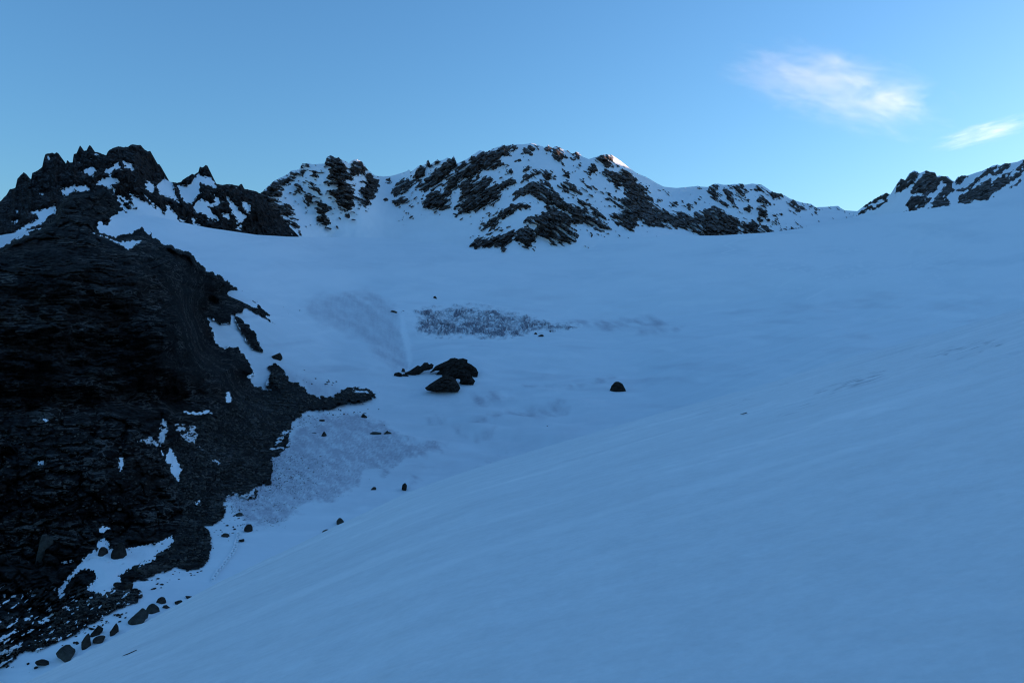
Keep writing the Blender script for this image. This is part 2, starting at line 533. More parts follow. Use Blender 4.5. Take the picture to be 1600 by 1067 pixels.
V[..., 2] += amp * (1.6 * fbm(x / 90, y / 60, 0.3, 3) + 0.22 * fbm(x / 14, y / 9, 1.7, 3))
V[..., 2] += 0.10 * fbm(x / 4, y / 3, 5.5, 2)
V[..., 2] += glacier_form(PXg, PYg, x, y)
wig = 7 * fbm(PXg / 28, PYg / 14, 2.0, 4)
d1 = sstep(-5, 8, sdf(DIRT1, PXg, PYg) + wig * 1.5 + 3 * fbm((PXg + 0.6 * PYg) / 14, (PYg - 0.6 * PXg) / 5, 1.0, 3))
fine = fbm((PXg + 0.9 * PYg) / 34, (PYg - 0.7 * PXg) / 12, 4.0, 4)
grain = np.random.default_rng(8).normal(size=PXg.shape)
d1 *= np.clip(0.74 + 0.5 * fine + 0.18 * fbm((PXg + 0.9 * PYg) / 16, (PYg - 0.7 * PXg) / 3.5, 7.0, 3) + 0.2 * grain, 0.08, 1)
d2 = np.max([sstep(-8, 12, sdf(p, PXg, PYg) + wig) for p in GREY_PATCHES], 0) * np.clip(0.40 + 0.25 * fine + 0.12 * fbm(PXg / 3, PYg / 14, 1.0, 3), 0, 1)  # these patches are turned greyer
d3 = np.max([sstep(-9, 8, sdf(p, PXg, PYg, 20) + 0.7 * wig) for p in DIRT3], 0) * np.clip(0.42 + 0.6 * fine, 0, 1)
sw = np.clip(fbm(PXg / 130, PYg / 14, 6.6, 4) - 0.25, 0, 1) * 0.35 * sstep(430, 480, PYg) * sstep(720, 660, PYg)
old = 0.17 * sstep(600, 700, PYg) * sstep(460, 600, PXg) * np.clip(0.8 + 0.9 * fbm(PXg / 60, PYg / 20, 13.0, 3), 0, 1.5)
dirt_shade = np.clip(np.max([d1 * 0.85, d2, d3, sw, old], 0), 0, 1)
dirt_shade *= 1 - sstep(-1.5, 1.5, sdf(GULLY, PXg, PYg, 12))
fresh_light = np.clip(sstep(560, 385, PYg) * (0.75 + 0.9 * fbm(PXg / 120, PYg / 22, 3.3, 4)) + 0.5 * sstep(0.15, 0.6, fbm(PXg / 60, PYg / 9, 8.1, 4)), 0, 1)  # towards the brow the brighter light upslope is put into the colour
TRACKS = [[(1153, 377), (1132, 386), (1150, 391), (1128, 399), (1152, 405), (1126, 411), (1146, 421)], [(1215, 455), (1290, 428), (1370, 392), (1440, 372)], [(1260, 470), (1340, 440), (1420, 418), (1500, 380)]]
td = np.full(PXg.shape, 30.0)
for tr in TRACKS:
    for (ax, ay), (bx, by) in zip(tr[:-1], tr[1:]):
        t = np.clip(((PXg - ax) * (bx - ax) + (PYg - ay) * (by - ay)) / ((bx - ax) ** 2 + (by - ay) ** 2), 0, 1)
        td = np.minimum(td, np.hypot(PXg - ax - t * (bx - ax), PYg - ay - t * (by - ay)))
chop = sstep(0, 25, sdf([(1110, 395), (1250, 372), (1480, 340), (1520, 400), (1480, 470), (1250, 475), (1120, 440)], PXg, PYg, 40)) * sstep(0.12, 0.5, fbm(PXg / 13, PYg / 3.2, 21.0, 3))
fresh_light = np.maximum(fresh_light * 0.8, np.maximum(sstep(1.6, 0.5, td + 0.6 * fbm(PXg / 5, PYg / 4, 2.0, 2)), chop))
fresh_light = np.maximum(fresh_light, sstep(-2, 1.5, sdf(GULLY, PXg, PYg, 12)))
back = []
for k in range(1, 9):     # behind the brow the ice levels off and drops out of sight
    t = k / 8
    Yk = Yg[-1] * (1 + 0.30 * t)
    last = V[-1].copy()
    row = np.stack([(px - CX) / F_PX * Yk, Yk, last[:, 2] - 4 * t - 50 * t * t], -1)
    back.append(row)
V = np.concatenate([V, np.array(back)], 0)
pad = lambda a: np.concatenate([a, np.zeros((8, a.shape[1]))], 0)
o = grid_mesh("glacier", V, M_GLAC, {"rock": np.zeros(V.shape[:2]), "dirt_shade": pad(dirt_shade), "fresh_light": pad(fresh_light)})
tag(o, "wide shaded glacier basin of blue snow rising to the foot of the rocky peaks", "glacier", kind="structure")


def on_glacier(px, py):
    p = world_of(np.float64(px), np.float64(py), float(yB(px, py)))
    p[2] += float(glacier_form(np.float64(px), np.float64(py), p[0], p[1]))
    return p


# rough dark ice band across the middle of the glacier
ICE = [(650, 488), (660, 483), (700, 479), (735, 477), (770, 481), (800, 487), (830, 493), (860, 500), (885, 506), (905, 508), (893, 514), (880, 518), (850, 515), (825, 522), (800, 527),
       (770, 530), (745, 527), (720, 524), (690, 528), (670, 524), (655, 520), (650, 510), (660, 500)]
gx, gy = np.meshgrid(np.arange(630, 925, 0.75), np.arange(545, 462, -0.75))
Yg2 = yB(gx, gy)
V = world_of(gx, gy, Yg2)
dd = sdf(ICE, gx, gy, 30)
x, y = V[..., 0], V[..., 1]
am = sstep(0.0, 0.06, 1.0) * sstep(150, 400, y)
V[..., 2] += am * (1.6 * fbm(x / 90, y / 60, 0.3, 3) + 0.22 * fbm(x / 14, y / 9, 1.7, 3))
V[..., 2] += glacier_form(gx, gy, x, y)
inside = sstep(-4, 7, dd + 7 * fbm(gx / 14, gy / 6, 1.1, 4))
wx, wy = gx + 2.5 * fbm(gx / 7, gy / 6, 0.2, 2), gy + 2.0 * fbm(gx / 7, gy / 6, 5.2, 2)
c1, g1, i1 = cells(wx / 6.5, wy / 4.6); c2, g2, i2 = cells(wx / 2.9, wy / 2.4)
rough = np.clip(0.75 + 0.8 * fbm(gx / 22, gy / 11, 3.0, 3), 0.2, 1.3)
V[..., 2] += 1.7 * inside * rough * (0.1 + 1.3 * (i1 - 0.5) + 0.7 * np.minimum(g1 * 3, 1) + 0.6 * (i2 - 0.5) + 0.4 * np.minimum(g2 * 3, 1) - 0.4)
V[..., 1] -= 0.5 * inside
low = sstep(0, 1, (gy - 478) / 50)
rim = sstep(8, 1, dd) * sstep(495, 512, gy)
crack = np.maximum(0.9 * sstep(0.30, 0.05, g1), 0.8 * sstep(0.34, 0.06, g2) * (i1 > 0.25))
face = (i2 < 0.22 + 0.25 * low) * 0.75
spot = np.maximum(crack, face) * np.clip(rough * 0.85 + 0.35 * low + 0.5 * rim, 0, 1)
dirt_shade = inside * np.clip(0.12 + 0.14 * i2 + 1.1 * spot, 0, 1)  # dirty ice, with the shade down in the crevasses put into the colour
m_ice = terrain_material("dirty ice", (.03, .03, .035), (.1, .1, .11), 0.5, dirt_shade_col=(.085, .065, .11))
o = grid_mesh("crevassed_ice", V, m_ice, {"rock": np.zeros(gx.shape), "dirt_shade": dirt_shade}, keep=dd > -7)
tag(o, "band of rough dark crevassed ice across the middle of the glacier", "ice", kind="structure")

# footprints trodden into the snow at the valley floor
gx, gy = np.meshgrid(np.arange(322, 382, 0.5), np.arange(915, 828, -0.5))
V = world_of(gx, gy, yB(gx, gy) * 0.996)
V[..., 2] += 0.10 * fbm(V[..., 0] / 4, V[..., 1] / 3, 5.5, 2) + 0.05
trail = np.array([(333, 904), (340, 892), (346, 886), (353, 876), (361, 866), (366, 858), (369, 848), (372, 838), (373, 832)], float)
steps = np.interp(np.arange(0, 8, 0.36), np.arange(9), trail[:, 0]), np.interp(np.arange(0, 8, 0.36), np.arange(9), trail[:, 1])
dent = np.zeros(gx.shape)
for i, (sx, sy) in enumerate(zip(*steps)):
    sx += (0.7 if i % 2 else -0.7)
    dent = np.maximum(dent, np.exp(-(((gx - sx) / 1.5) ** 2 + ((gy - sy) / 1.0) ** 2)))
V[..., 2] -= dent * 0.4
dmin = np.min(np.hypot(gx[..., None] - steps[0], gy[..., None] - steps[1]), -1)
o = grid_mesh("trodden_snow", V, terrain_material("trodden snow", (.03,.03,.03), (.1,.1,.1), 0.5, dirt_shade_col=(.05, .055, .07)), {"rock": np.zeros(gx.shape), "dirt_shade": dent * 0.9}, keep=dmin < 3.5)  # the dark of the shadowed pits is put into the colour
tag(o, "dotted line of footprints in the snow below the scree", "footprints", kind="structure")

# ------------------------------------------------------------------ rock walls: generic builder
def rock_patch(name, px0, px1, skyline, base, ymap, rock_of, mat, step=1.2, nrow=240, relief=4.0, strata=None, sky_jit=1.2, back_drop=0.9, seed=0.0, post=None):
    px = np.arange(px0, px1 + step, step)
    jit = sky_jit * (1.1 * perlin(px / 3.1, seed, 0.5) + 0.8 * perlin(px / 1.4, seed + 3, 0.5))
    top = lin(px, skyline)
    bot = base(px)
    s = np.linspace(0, 1, nrow)[:, None]
    topj = top + jit * (rock_of(px[None], top[None] + 2.5)[0] > 0)
    PY = bot[None] + (topj - bot)[None] * s
    PX = np.broadcast_to(px, PY.shape).copy()
    Y = ymap(PX, np.maximum(PY, 0))
    fld = rock_of(PX, PY)
    rock = sstep(-0.9, 0.9, fld)
    sd = np.clip(fld / 7.0, 0, 1)
    tex = 0
    for th, w in strata(PX):
        a, bb = PX * math.cos(th) + PY * math.sin(th), -PX * math.sin(th) + PY * math.cos(th)
        c1, g1, i1 = cells(a / 13 + 0.5 * fbm(a / 20, bb / 20, seed, 2), bb / 7.5)
        tex = tex + w * (0.25 + 0.9 * i1 + 0.5 * np.minimum(g1 * 3, 1) + 0.5 + 1.0 * ridged(a / 30, bb / 9, seed, 4, 0.55) + 0.8 * fbm(a / 9, bb / 7, seed + 4, 3))
    rel = rock * (0.25 + 0.75 * sd) * tex
    rel += 0.35 * fbm(PX / 30, PY / 30, seed + 9, 3) * (1 - rock)
    edge = sstep(0, 0.03, 1 - s) * 0.85 + 0.15
    Y = Y - relief * rel * edge
    if post is not None:
        Y = post(PX, PY, Y, rock)
    V = world_of(PX, PY, Y)
    back = []
    for k in range(1, 13):
        t = k / 12
        Yk = Y[-1] + 260 * t
        w = fbm(px / 25, 3 * t, seed + 2, 3) * 10 * t
        back.append(np.stack([(px - CX) / F_PX * Y[-1] * (1 + 0.05 * t), Yk, V[-1, :, 2] - 2 * t - back_drop * 260 * t ** 1.3 + w], -1))
    V = np.concatenate([V, np.array(back)], 0)
    rk = np.concatenate([rock, np.repeat(rock[-1:], 12, 0)], 0)
    return grid_mesh(name, V, mat, {"rock": rk, "dirt_shade": np.zeros(rk.shape)})


# ------------------------------------------------------------------ main peak and its ridge
SKY_M = [(400, 312), (406, 302), (410, 300), (420, 290), (430, 282), (440, 277), (450, 272), (455, 267), (467, 265), (472, 257), (482, 255), (487, 257), (507, 256), (510, 247), (516, 243), (522, 246), (530, 247),
         (535, 251), (540, 252), (545, 256), (550, 251), (556, 249), (560, 251), (565, 252), (572, 261), (577, 269), (587, 275), (600, 276), (612, 275), (626, 271), (635, 268), (639, 265), (642, 269),
         (647, 265), (652, 261), (657, 259), (665, 257), (667, 252), (669, 250), (671, 254), (673, 257), (679, 253), (684, 249), (686, 252), (693, 250), (700, 246), (706, 249), (709, 243), (712, 249), (714, 256),
         (720, 253), (725, 252), (738, 243), (747, 237), (750, 235), (754, 237), (761, 237), (767, 234), (772, 232), (780, 229), (785, 227), (792, 227), (797, 226), (805, 226), (818, 226), (830, 224), (838, 226),
         (850, 230), (853, 229), (856, 227), (860, 230), (863, 232), (867, 229), (872, 229), (878, 233), (882, 236), (887, 235), (891, 239), (895, 241), (900, 238), (903, 238), (906, 241), (910, 245),
         (920, 249), (929, 246), (935, 244), (940, 242), (948, 242), (955, 242), (963, 247), (970, 252), (985, 264), (995, 271), (1010, 277), (1027, 287), (1037, 292), (1057, 294), (1090, 291),
         (1097, 292), (1106, 292.5), (1112, 289), (1120, 287), (1130, 289), (1140, 289), (1148, 288), (1155, 287), (1165, 289), (1175, 287), (1190, 289), (1198, 294), (1205, 299), (1225, 305), (1235, 311),
         (1250, 316), (1260, 318), (1267, 319), (1275, 324), (1290, 323.5), (1307, 322), (1310, 322), (1313, 325), (1320, 329), (1337, 330), (1352, 333), (1375, 345)]
Z2 = lambda p: Z(380, 180, p)
Z3 = lambda p: Z(720, 180, p)
Z4 = lambda p: Z(1000, 180, p)
ROCK_M = [
    # left shoulder
    Z2([(60, 560), (110, 490), (160, 440), (200, 410), (280, 390), (290, 360), (340, 350), (385, 345), (370, 370), (330, 380), (330, 400), (280, 440), (230, 470), (250, 500), (200, 540), (290, 570), (330, 590), (310, 630), (260, 640), (340, 660), (362, 742), (300, 680), (262, 760), (100, 800), (60, 700)]),
    Z2([(355, 320), (380, 298), (412, 303), (425, 335), (380, 330)]), Z2([(320, 450), (340, 420), (372, 440), (360, 490), (330, 485)]), Z2([(375, 515), (400, 485), (442, 510), (430, 550), (400, 568)]),
    Z2([(420, 345), (450, 360), (472, 395), (450, 400), (430, 370)]), Z2([(400, 405), (450, 440), (492, 490), (475, 495), (420, 455)]),
    Z2([(440, 505), (480, 535), (550, 580), (558, 612), (500, 610), (530, 650), (550, 702), (500, 692), (458, 652), (480, 620), (450, 590), (470, 570)]),
    Z2([(510, 290), (545, 252), (600, 268), (640, 298), (650, 340), (682, 380), (692, 460), (706, 505), (692, 585), (650, 597), (600, 572), (556, 540), (580, 522), (540, 482), (600, 450), (535, 440), (560, 402), (525, 412), (540, 340)]),
    Z2([(670, 320), (705, 275), (742, 288), (778, 340), (762, 372), (720, 384), (690, 372), (668, 350)]),
    Z2([(740, 412), (775, 378), (800, 365), (852, 410), (842, 480), (802, 540), (782, 577), (730, 572), (708, 520), (730, 470), (760, 440)]), Z2([(770, 335), (800, 360), (850, 400), (800, 390)]),
    Z2([(883, 402), (920, 383), (932, 412), (905, 428)]), Z2([(938, 450), (990, 393), (1037, 405), (1047, 450), (1000, 497), (930, 518)]), Z2([(933, 535), (1000, 508), (1062, 525), (1000, 557), (945, 568)]),
    Z2([(1043, 400), (1060, 370), (1110, 315), (1152, 320), (1132, 380), (1100, 412), (1050, 437)]), Z2([(1135, 312), (1158, 280), (1177, 318), (1150, 332)]), Z2([(1185, 300), (1217, 273), (1228, 292), (1200, 308)]),
    Z2([(1110, 422), (1200, 340), (1290, 265), (1318, 250), (1340, 310), (1300, 362), (1240, 422), (1200, 462), (1130, 482), (1080, 452)]),
    Z2([(1112, 552), (1170, 482), (1240, 450), (1320, 340), (1400, 288), (1480, 220), (1560, 215), (1600, 240), (1600, 300), (1500, 330), (1450, 390), (1390, 402), (1340, 440), (1280, 520), (1312, 560), (1250, 594), (1140, 582)]),
    Z2([(1318, 582), (1400, 500), (1460, 430), (1600, 420), (1620, 520), (1500, 582), (1420, 612), (1350, 618)]), Z2([(1478, 702), (1530, 668), (1610, 636), (1610, 672), (1540, 704)]), Z2([(1500, 640), (1560, 605), (1600, 590), (1570, 620), (1520, 645)]),
    Z2([(880, 530), (890, 515), (902, 530), (890, 540)]), Z2([(648, 630), (660, 620), (672, 632), (660, 642)]), Z2([(1007, 628), (1020, 612), (1033, 626), (1018, 636)]), Z2([(600, 595), (618, 590), (636, 602), (612, 606)]), Z2([(1045, 568), (1058, 563), (1070, 570), (1055, 575)]),
    # summit mass
    Z3([(0, 300), (60, 268), (122, 220), (167, 232), (150, 262), (200, 250), (215, 208), (260, 186), (340, 186), (362, 216), (300, 225), (312, 250), (260, 260), (245, 290), (292, 310), (240, 337), (180, 340), (140, 352), (100, 345), (60, 382), (0, 412)]),
    Z3([(0, 400), (50, 393), (90, 412), (150, 385), (200, 400), (190, 432), (240, 430), (300, 390), (342, 400), (332, 442), (280, 462), (230, 470), (200, 522), (140, 574), (90, 604), (0, 618)]),
    Z3([(375, 238), (400, 208), (440, 192), (462, 205), (440, 232), (452, 252), (410, 252)]), Z3([(525, 212), (560, 193), (572, 227), (540, 237)]), Z3([(568, 217), (610, 193), (662, 265), (632, 250), (642, 314), (600, 272), (580, 266)]), Z3([(668, 225), (690, 238), (680, 250)]),
    Z3([(688, 272), (720, 230), (757, 248), (745, 282), (708, 293)]), Z3([(828, 290), (860, 260), (920, 248), (952, 270), (988, 322), (940, 312), (920, 332), (880, 300)]), Z3([(778, 340), (830, 306), (852, 330), (847, 372), (800, 372)]),
    Z3([(378, 422), (390, 380), (430, 365), (450, 338), (500, 343), (560, 350), (604, 380), (580, 412), (530, 402), (500, 372), (440, 387), (400, 412)]), Z3([(383, 342), (420, 308), (452, 325), (400, 357)]), Z3([(335, 285), (360, 272), (375, 285), (345, 297)]), Z3([(275, 345), (320, 338), (325, 358), (280, 360)]),
    Z3([(320, 512), (350, 470), (430, 430), (490, 403), (540, 420), (562, 450), (600, 480), (620, 520), (700, 560), (800, 600), (860, 640), (905, 658), (942, 710), (860, 728), (800, 692), (760, 672), (700, 692), (640, 620), (560, 570), (480, 522), (430, 500), (370, 512), (330, 527)]),
    Z3([(603, 440), (640, 403), (690, 415), (722, 450), (760, 500), (792, 522), (760, 512), (700, 482), (650, 467)]), Z3([(700, 520), (740, 512), (800, 545), (850, 578), (880, 610), (902, 652), (860, 632), (800, 582), (730, 547)]),
    Z3([(388, 672), (420, 640), (500, 618), (560, 568), (640, 600), (702, 650), (692, 702), (742, 762), (690, 802), (570, 808), (500, 762), (458, 740), (470, 690), (400, 682)]),
    Z3([(55, 822), (80, 783), (160, 763), (240, 748), (310, 718), (342, 708), (332, 762), (300, 800), (270, 848), (235, 827), (160, 822), (100, 832)]), Z3([(333, 772), (350, 720), (410, 698), (467, 735), (472, 782), (430, 832), (400, 822), (350, 792)]),
    Z3([(120, 707), (180, 668), (250, 598), (320, 558), (430, 548), (432, 577), (360, 592), (310, 622), (250, 652), (190, 692), (140, 712)]), Z3([(160, 752), (180, 718), (230, 693), (254, 720), (200, 737)]), Z3([(520, 575), (560, 560), (620, 580), (560, 590)]),
    Z3([(878, 370), (900, 343), (960, 350), (1030, 333), (1082, 380), (1112, 420), (1162, 450), (1172, 490), (1202, 530), (1250, 590), (1330, 620), (1400, 650), (1480, 700), (1600, 640), (1600, 760), (1520, 756), (1450, 738), (1380, 712), (1300, 692), (1250, 704), (1180, 692), (1110, 662), (1092, 712), (1050, 724), (980, 682), (936, 640), (960, 610), (1030, 600), (960, 562), (906, 530), (930, 508), (990, 532), (1030, 500), (1010, 442), (960, 442), (920, 402)]),
    Z3([(430, 835), (465, 825), (468, 842), (440, 846)]), Z3([(768, 825), (795, 820), (797, 826), (770, 828)]), Z3([(395, 888), (408, 888), (403, 896)]), Z3([(740, 400), (770, 420), (795, 432), (760, 425)]), Z3([(760, 440), (800, 445), (820, 465), (780, 460)]), Z3([(895, 490), (940, 500), (960, 520), (900, 505)]),
    Z3([(1240, 520), (1265, 530), (1260, 542), (1240, 530)]), Z3([(1410, 548), (1440, 565), (1440, 580), (1415, 565)]), Z3([(1325, 550), (1345, 552), (1330, 560)]), Z3([(640, 340), (680, 370), (670, 395), (650, 370)]), Z3([(680, 335), (715, 350), (700, 355)]),
    # right shoulder
    Z4([(340, 622), (400, 590), (430, 578), (500, 590), (560, 620), (612, 650), (622, 700), (612, 756), (400, 756), (330, 732), (250, 692), (180, 642), (120, 590), (200, 590), (240, 605)]),
    Z4([(420, 462), (430, 448), (480, 430), (497, 460), (482, 490), (522, 540), (556, 577), (510, 572), (480, 532), (440, 502), (400, 472), (375, 450)]), Z4([(528, 470), (560, 448), (592, 500), (572, 530), (614, 584), (580, 572), (538, 512)]),
    Z4([(568, 442), (620, 428), (692, 470), (650, 482), (682, 547), (640, 532), (598, 492)]), Z4([(703, 434), (740, 430), (820, 473), (905, 503), (870, 522), (830, 522), (780, 482), (730, 467)]), Z4([(723, 512), (760, 498), (802, 530), (822, 557), (770, 562), (728, 532)]),
    Z4([(733, 582), (760, 563), (802, 590), (792, 632), (738, 642)]), Z4([(828, 612), (860, 605), (885, 625), (845, 640)]), Z4([(828, 650), (860, 650), (855, 685), (838, 678)]), Z4([(636, 672), (700, 658), (742, 700), (760, 680), (802, 690), (842, 737), (760, 742), (640, 756), (622, 722)]),
    Z4([(918, 542), (960, 540), (1000, 560), (1055, 587), (980, 577)]), Z4([(740, 660), (805, 655), (790, 675), (750, 675)]), Z4([(645, 572), (705, 575), (690, 602), (660, 590)]), Z4([(840, 737), (880, 713), (960, 708), (1020, 706), (922, 724)]), Z4([(1232, 577), (1240, 567), (1262, 580), (1280, 598), (1240, 599)]), Z4([(1160, 683), (1185, 682), (1182, 687), (1165, 688)]),
    Z4([(1040, 560), (1075, 556), (1100, 575), (1060, 572)]), Z4([(970, 600), (1000, 598), (1005, 608)]), Z4([(1080, 590), (1100, 590), (1090, 600)]), Z4([(290, 550), (325, 565), (320, 578), (300, 572)]), Z4([(200, 545), (225, 552), (215, 558)]), Z4([(120, 515), (145, 525), (140, 538), (125, 530)]),
]


def strata_m(px):
    """bedding directions in the picture and where each of them rules"""
    w = sstep(770, 860, px); u = sstep(560, 640, px)
    return [(math.radians(20), 1 - u), (math.radians(-32), u * (1 - w)), (math.radians(34), w)]


def along(th, px, py):
    return px * math.cos(th) + py * math.sin(th), -px * math.sin(th) + py * math.cos(th)


def rock_m(px, py):
    px, py = np.broadcast_arrays(np.asarray(px, float), np.asarray(py, float))
    d = sdf_union(ROCK_M, px, py, 16)
    nz = led = spk = led2 = 0
    for th, w in strata_m(px):
        a, b = along(th, px, py)
        nz = nz + w * fbm(a / 11, b / 4.5, 1.0 + 9 * th, 4)
        led = led + w * fbm(a / 26, b / 5.0, 6.0 + 9 * th, 3)
        led2 = led2 + w * fbm(a / 12, b / 2.4, 16.0 + 9 * th, 3)
        spk = spk + w * fbm(a / 10, b / 4.5, 9.0 + 9 * th, 3)
    f = d + 4.2 * nz
    ledge = np.maximum(led - 0.31, 0.8 * (led2 - 0.29))
    f = np.minimum(f, 9 - 0 * d) - np.maximum(ledge, 0) * 40 * sstep(0, 4, f)
    speck = (spk - 0.56) * 9
    zone = np.maximum(sstep(-15, -2, d), 0) * (px > 410) * (py < 372)
    return np.maximum(f, np.where(zone > 0, speck - 1.2 * (1 - zone), -9))


M_PTS = [(400, 312, 880), (450, 272, 1020), (482, 255, 1040), (516, 243, 1050), (556, 249, 1080), (600, 276, 1220), (640, 267, 1240), (709, 243, 1220), (750, 235, 1240), (805, 226, 1290), (850, 230, 1290),
         (905, 239, 1290), (950, 242, 1290), (1000, 274, 1300), (1057, 294, 1340), (1110, 289, 1320), (1175, 287, 1320), (1250, 316, 1330), (1320, 329, 1330), (1375, 345, 1300),
         (420, 400, 760), (450, 369, 800), (470, 330, 930), (500, 380, 885), (500, 300, 970), (530, 330, 960), (570, 320, 1000), (600, 372, 960), (600, 310, 1110), (640, 310, 1110), (680, 300, 1120), (640, 372, 965),
         (740, 384, 930), (700, 340, 1030), (760, 290, 1120), (800, 260, 1190), (820, 392, 900), (830, 340, 985), (790, 350, 985), (850, 300, 1080), (870, 390, 905), (900, 340, 1010), (900, 382, 915), (940, 300, 1130), (960, 370, 960), (1000, 330, 1110),
         (1050, 368, 1010), (1100, 340, 1140), (1150, 369, 1080), (1200, 330, 1190), (1200, 364, 1090), (1300, 345, 1200), (1150, 320, 1200), (600, 410, 860), (820, 425, 800), (1000, 400, 850), (1200, 395, 960), (1340, 370, 1000)]
yM = Tps(M_PTS)
base_m = lambda px: brow(px) + 22
o = rock_patch("peak", 400, 1375, SKY_M, base_m, yM, rock_m, M_PEAK, step=1.1, nrow=230, relief=7.5, strata=strata_m, seed=1.0, sky_jit=1.5)
tag(o, "broad snow-streaked rock peak in the centre with its summit edge catching the sun", "mountain", kind="structure")

# ------------------------------------------------------------------ dark pinnacled ridge on the left
SKY_L = [(-260, 380), (-120, 350), (-60, 330), (0, 315), (10, 305), (15, 296), (24, 294), (27, 280), (33, 273), (37, 269.5), (42, 273), (46, 279), (49, 280), (50, 271), (60, 266), (66, 261), (68, 250), (71, 241), (76, 240), (82, 239), (85, 240.5), (88, 238.5), (91, 239.5),
         (93, 251), (97, 252), (100, 257), (103, 257), (105, 250), (109, 254), (113.5, 254), (115, 241), (119.5, 240), (122, 234), (125, 227.5), (128, 231), (131, 235.5), (135, 235.5), (138, 230), (140, 227), (143, 229), (144, 237.5), (152, 238), (160, 241),
         (166, 243), (168, 238), (172, 234), (178, 231), (185, 229), (192, 230), (200, 230), (204, 227), (207, 226), (214, 227), (220, 227), (226, 234), (232, 237), (235, 236), (238, 242), (242, 250), (245, 256), (249, 257), (252, 261), (257, 271), (256.5, 279), (265, 284), (277, 286),
         (283, 284), (287, 280), (294, 276), (300, 272), (304, 273), (310, 269), (312, 261), (317, 262), (321, 258), (324, 259), (327, 265), (330, 276), (334, 283), (337, 287), (347, 289), (357, 288), (366, 289), (373, 291), (376, 288), (378, 287.5), (382, 295), (390, 297), (400, 299), (406, 302), (415, 312), (430, 330), (450, 352), (470, 372)]
Z1 = lambda p: Z(0, 180, p)
SNOW_L = [[(150, 420), (158, 352), (172, 343), (178, 335), (186, 308), (197, 327), (214, 325), (204, 303), (231, 318), (258, 335), (263, 321), (283, 348), (326, 360), (402, 373), (460, 373), (460, 420)], Z1([(198, 607), (250, 598), (290, 585), (348, 556), (340, 612), (300, 642), (250, 684), (190, 704), (100, 744), (50, 782), (-40, 850), (-40, 790), (0, 775), (80, 740), (160, 690), (240, 650), (228, 625)]),
          Z1([(385, 472), (410, 460), (465, 438), (472, 470), (430, 502), (395, 497)]), Z1([(513, 355), (540, 340), (565, 328), (602, 345), (580, 382), (550, 367)]), Z1([(663, 342), (740, 298), (752, 325), (700, 347), (690, 382), (658, 357)]), Z1([(768, 290), (830, 310), (837, 347), (790, 327)]),
          Z1([(603, 432), (640, 398), (720, 388), (742, 420), (690, 440), (722, 470), (702, 494), (660, 442)]), Z1([(908, 432), (940, 418), (972, 450), (952, 484), (915, 467)]),
          Z1([(978, 432), (1020, 400), (1050, 398), (1082, 430), (1092, 500), (1114, 545), (1060, 512), (1010, 502)]), Z1([(1108, 442), (1190, 440), (1215, 400), (1240, 372), (1290, 388), (1332, 400), (1352, 455), (1300, 442), (1250, 422), (1242, 492), (1200, 554), (1160, 552), (1118, 482)]),
          Z1([(1208, 562), (1260, 528), (1320, 550), (1384, 530), (1360, 562), (1300, 572), (1330, 612), (1368, 660), (1310, 642), (1260, 612), (1218, 602)]), Z1([(1418, 510), (1470, 568), (1500, 600), (1546, 640), (1500, 674), (1468, 632), (1428, 552)]), Z1([(1512, 540), (1562, 560), (1574, 608), (1528, 592)]), Z1([(1388, 617), (1430, 620), (1434, 652), (1400, 642)]),
          Z1([(1340, 500), (1380, 530), (1375, 560), (1345, 540)]), Z1([(1200, 630), (1220, 660), (1225, 690), (1205, 670)]), Z1([(1480, 670), (1510, 690), (1505, 710), (1485, 690)]), Z1([(95, 598), (110, 602), (100, 607)]), Z1([(250, 490), (275, 498), (270, 503)]), Z1([(800, 222), (820, 228), (810, 234)]), Z1([(300, 262), (312, 268), (306, 278)]),
          Z1([(725, 500), (760, 500), (850, 585), (830, 575), (785, 545)]), Z1([(805, 478), (860, 520), (920, 545), (890, 540), (850, 585)]), Z1([(905, 500), (940, 540), (1030, 612), (990, 600)]), Z1([(1040, 565), (1080, 600), (1135, 665), (1100, 640)]), Z1([(75, 665), (110, 660), (95, 680)]), Z1([(450, 450), (540, 440), (560, 470), (480, 480)])]


def rock_l(px, py):
    px, py = np.broadcast_arrays(np.asarray(px, float), np.asarray(py, float))
    d = -sdf_union(SNOW_L, px, py, 16)
    f = d + 1.8 * fbm(px / 6, py / 5, 2.0, 4)
    led = fbm((px + py) / 16, (py - 0.4 * px) / 4.5, 5.0, 3) - 0.66
    return np.minimum(f, 8) - np.maximum(led, 0) * 40 * (px > 90)


L_PTS = [(-260, 380, 430), (-100, 340, 500), (0, 315, 560), (37, 270, 610), (82, 239, 650), (140, 228, 690), (207, 226, 720), (257, 275, 740), (321, 258, 790), (400, 299, 820), (450, 352, 830), (470, 372, 830),
         (-260, 430, 380), (0, 390, 430), (100, 340, 525), (180, 330, 590), (300, 352, 670), (400, 368, 745), (450, 371, 780), (120, 280, 610), (200, 275, 650), (240, 310, 650), (320, 310, 720), (400, 330, 770), (50, 320, 540), (0, 420, 400), (180, 370, 530), (300, 390, 600), (450, 400, 710)]
yL = Tps(L_PTS)


def post_l(PX, PY, Y, rock):
    flute = ridged(PX / 26 + 0.25 * fbm(PX / 40, PY / 40, 1, 2), PY / 170, 4.4, 3)
    cr = ridged(PX / 9, PY / 60, 8.4, 3)
    return Y - rock * (9 * (flute - 0.4) + 3.5 * (cr - 0.4))


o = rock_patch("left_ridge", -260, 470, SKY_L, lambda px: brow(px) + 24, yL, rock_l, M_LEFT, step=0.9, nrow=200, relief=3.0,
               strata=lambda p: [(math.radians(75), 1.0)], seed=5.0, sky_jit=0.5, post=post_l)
tag(o, "black pinnacled rock ridge on the left with a few snow patches", "ridge", kind="structure")

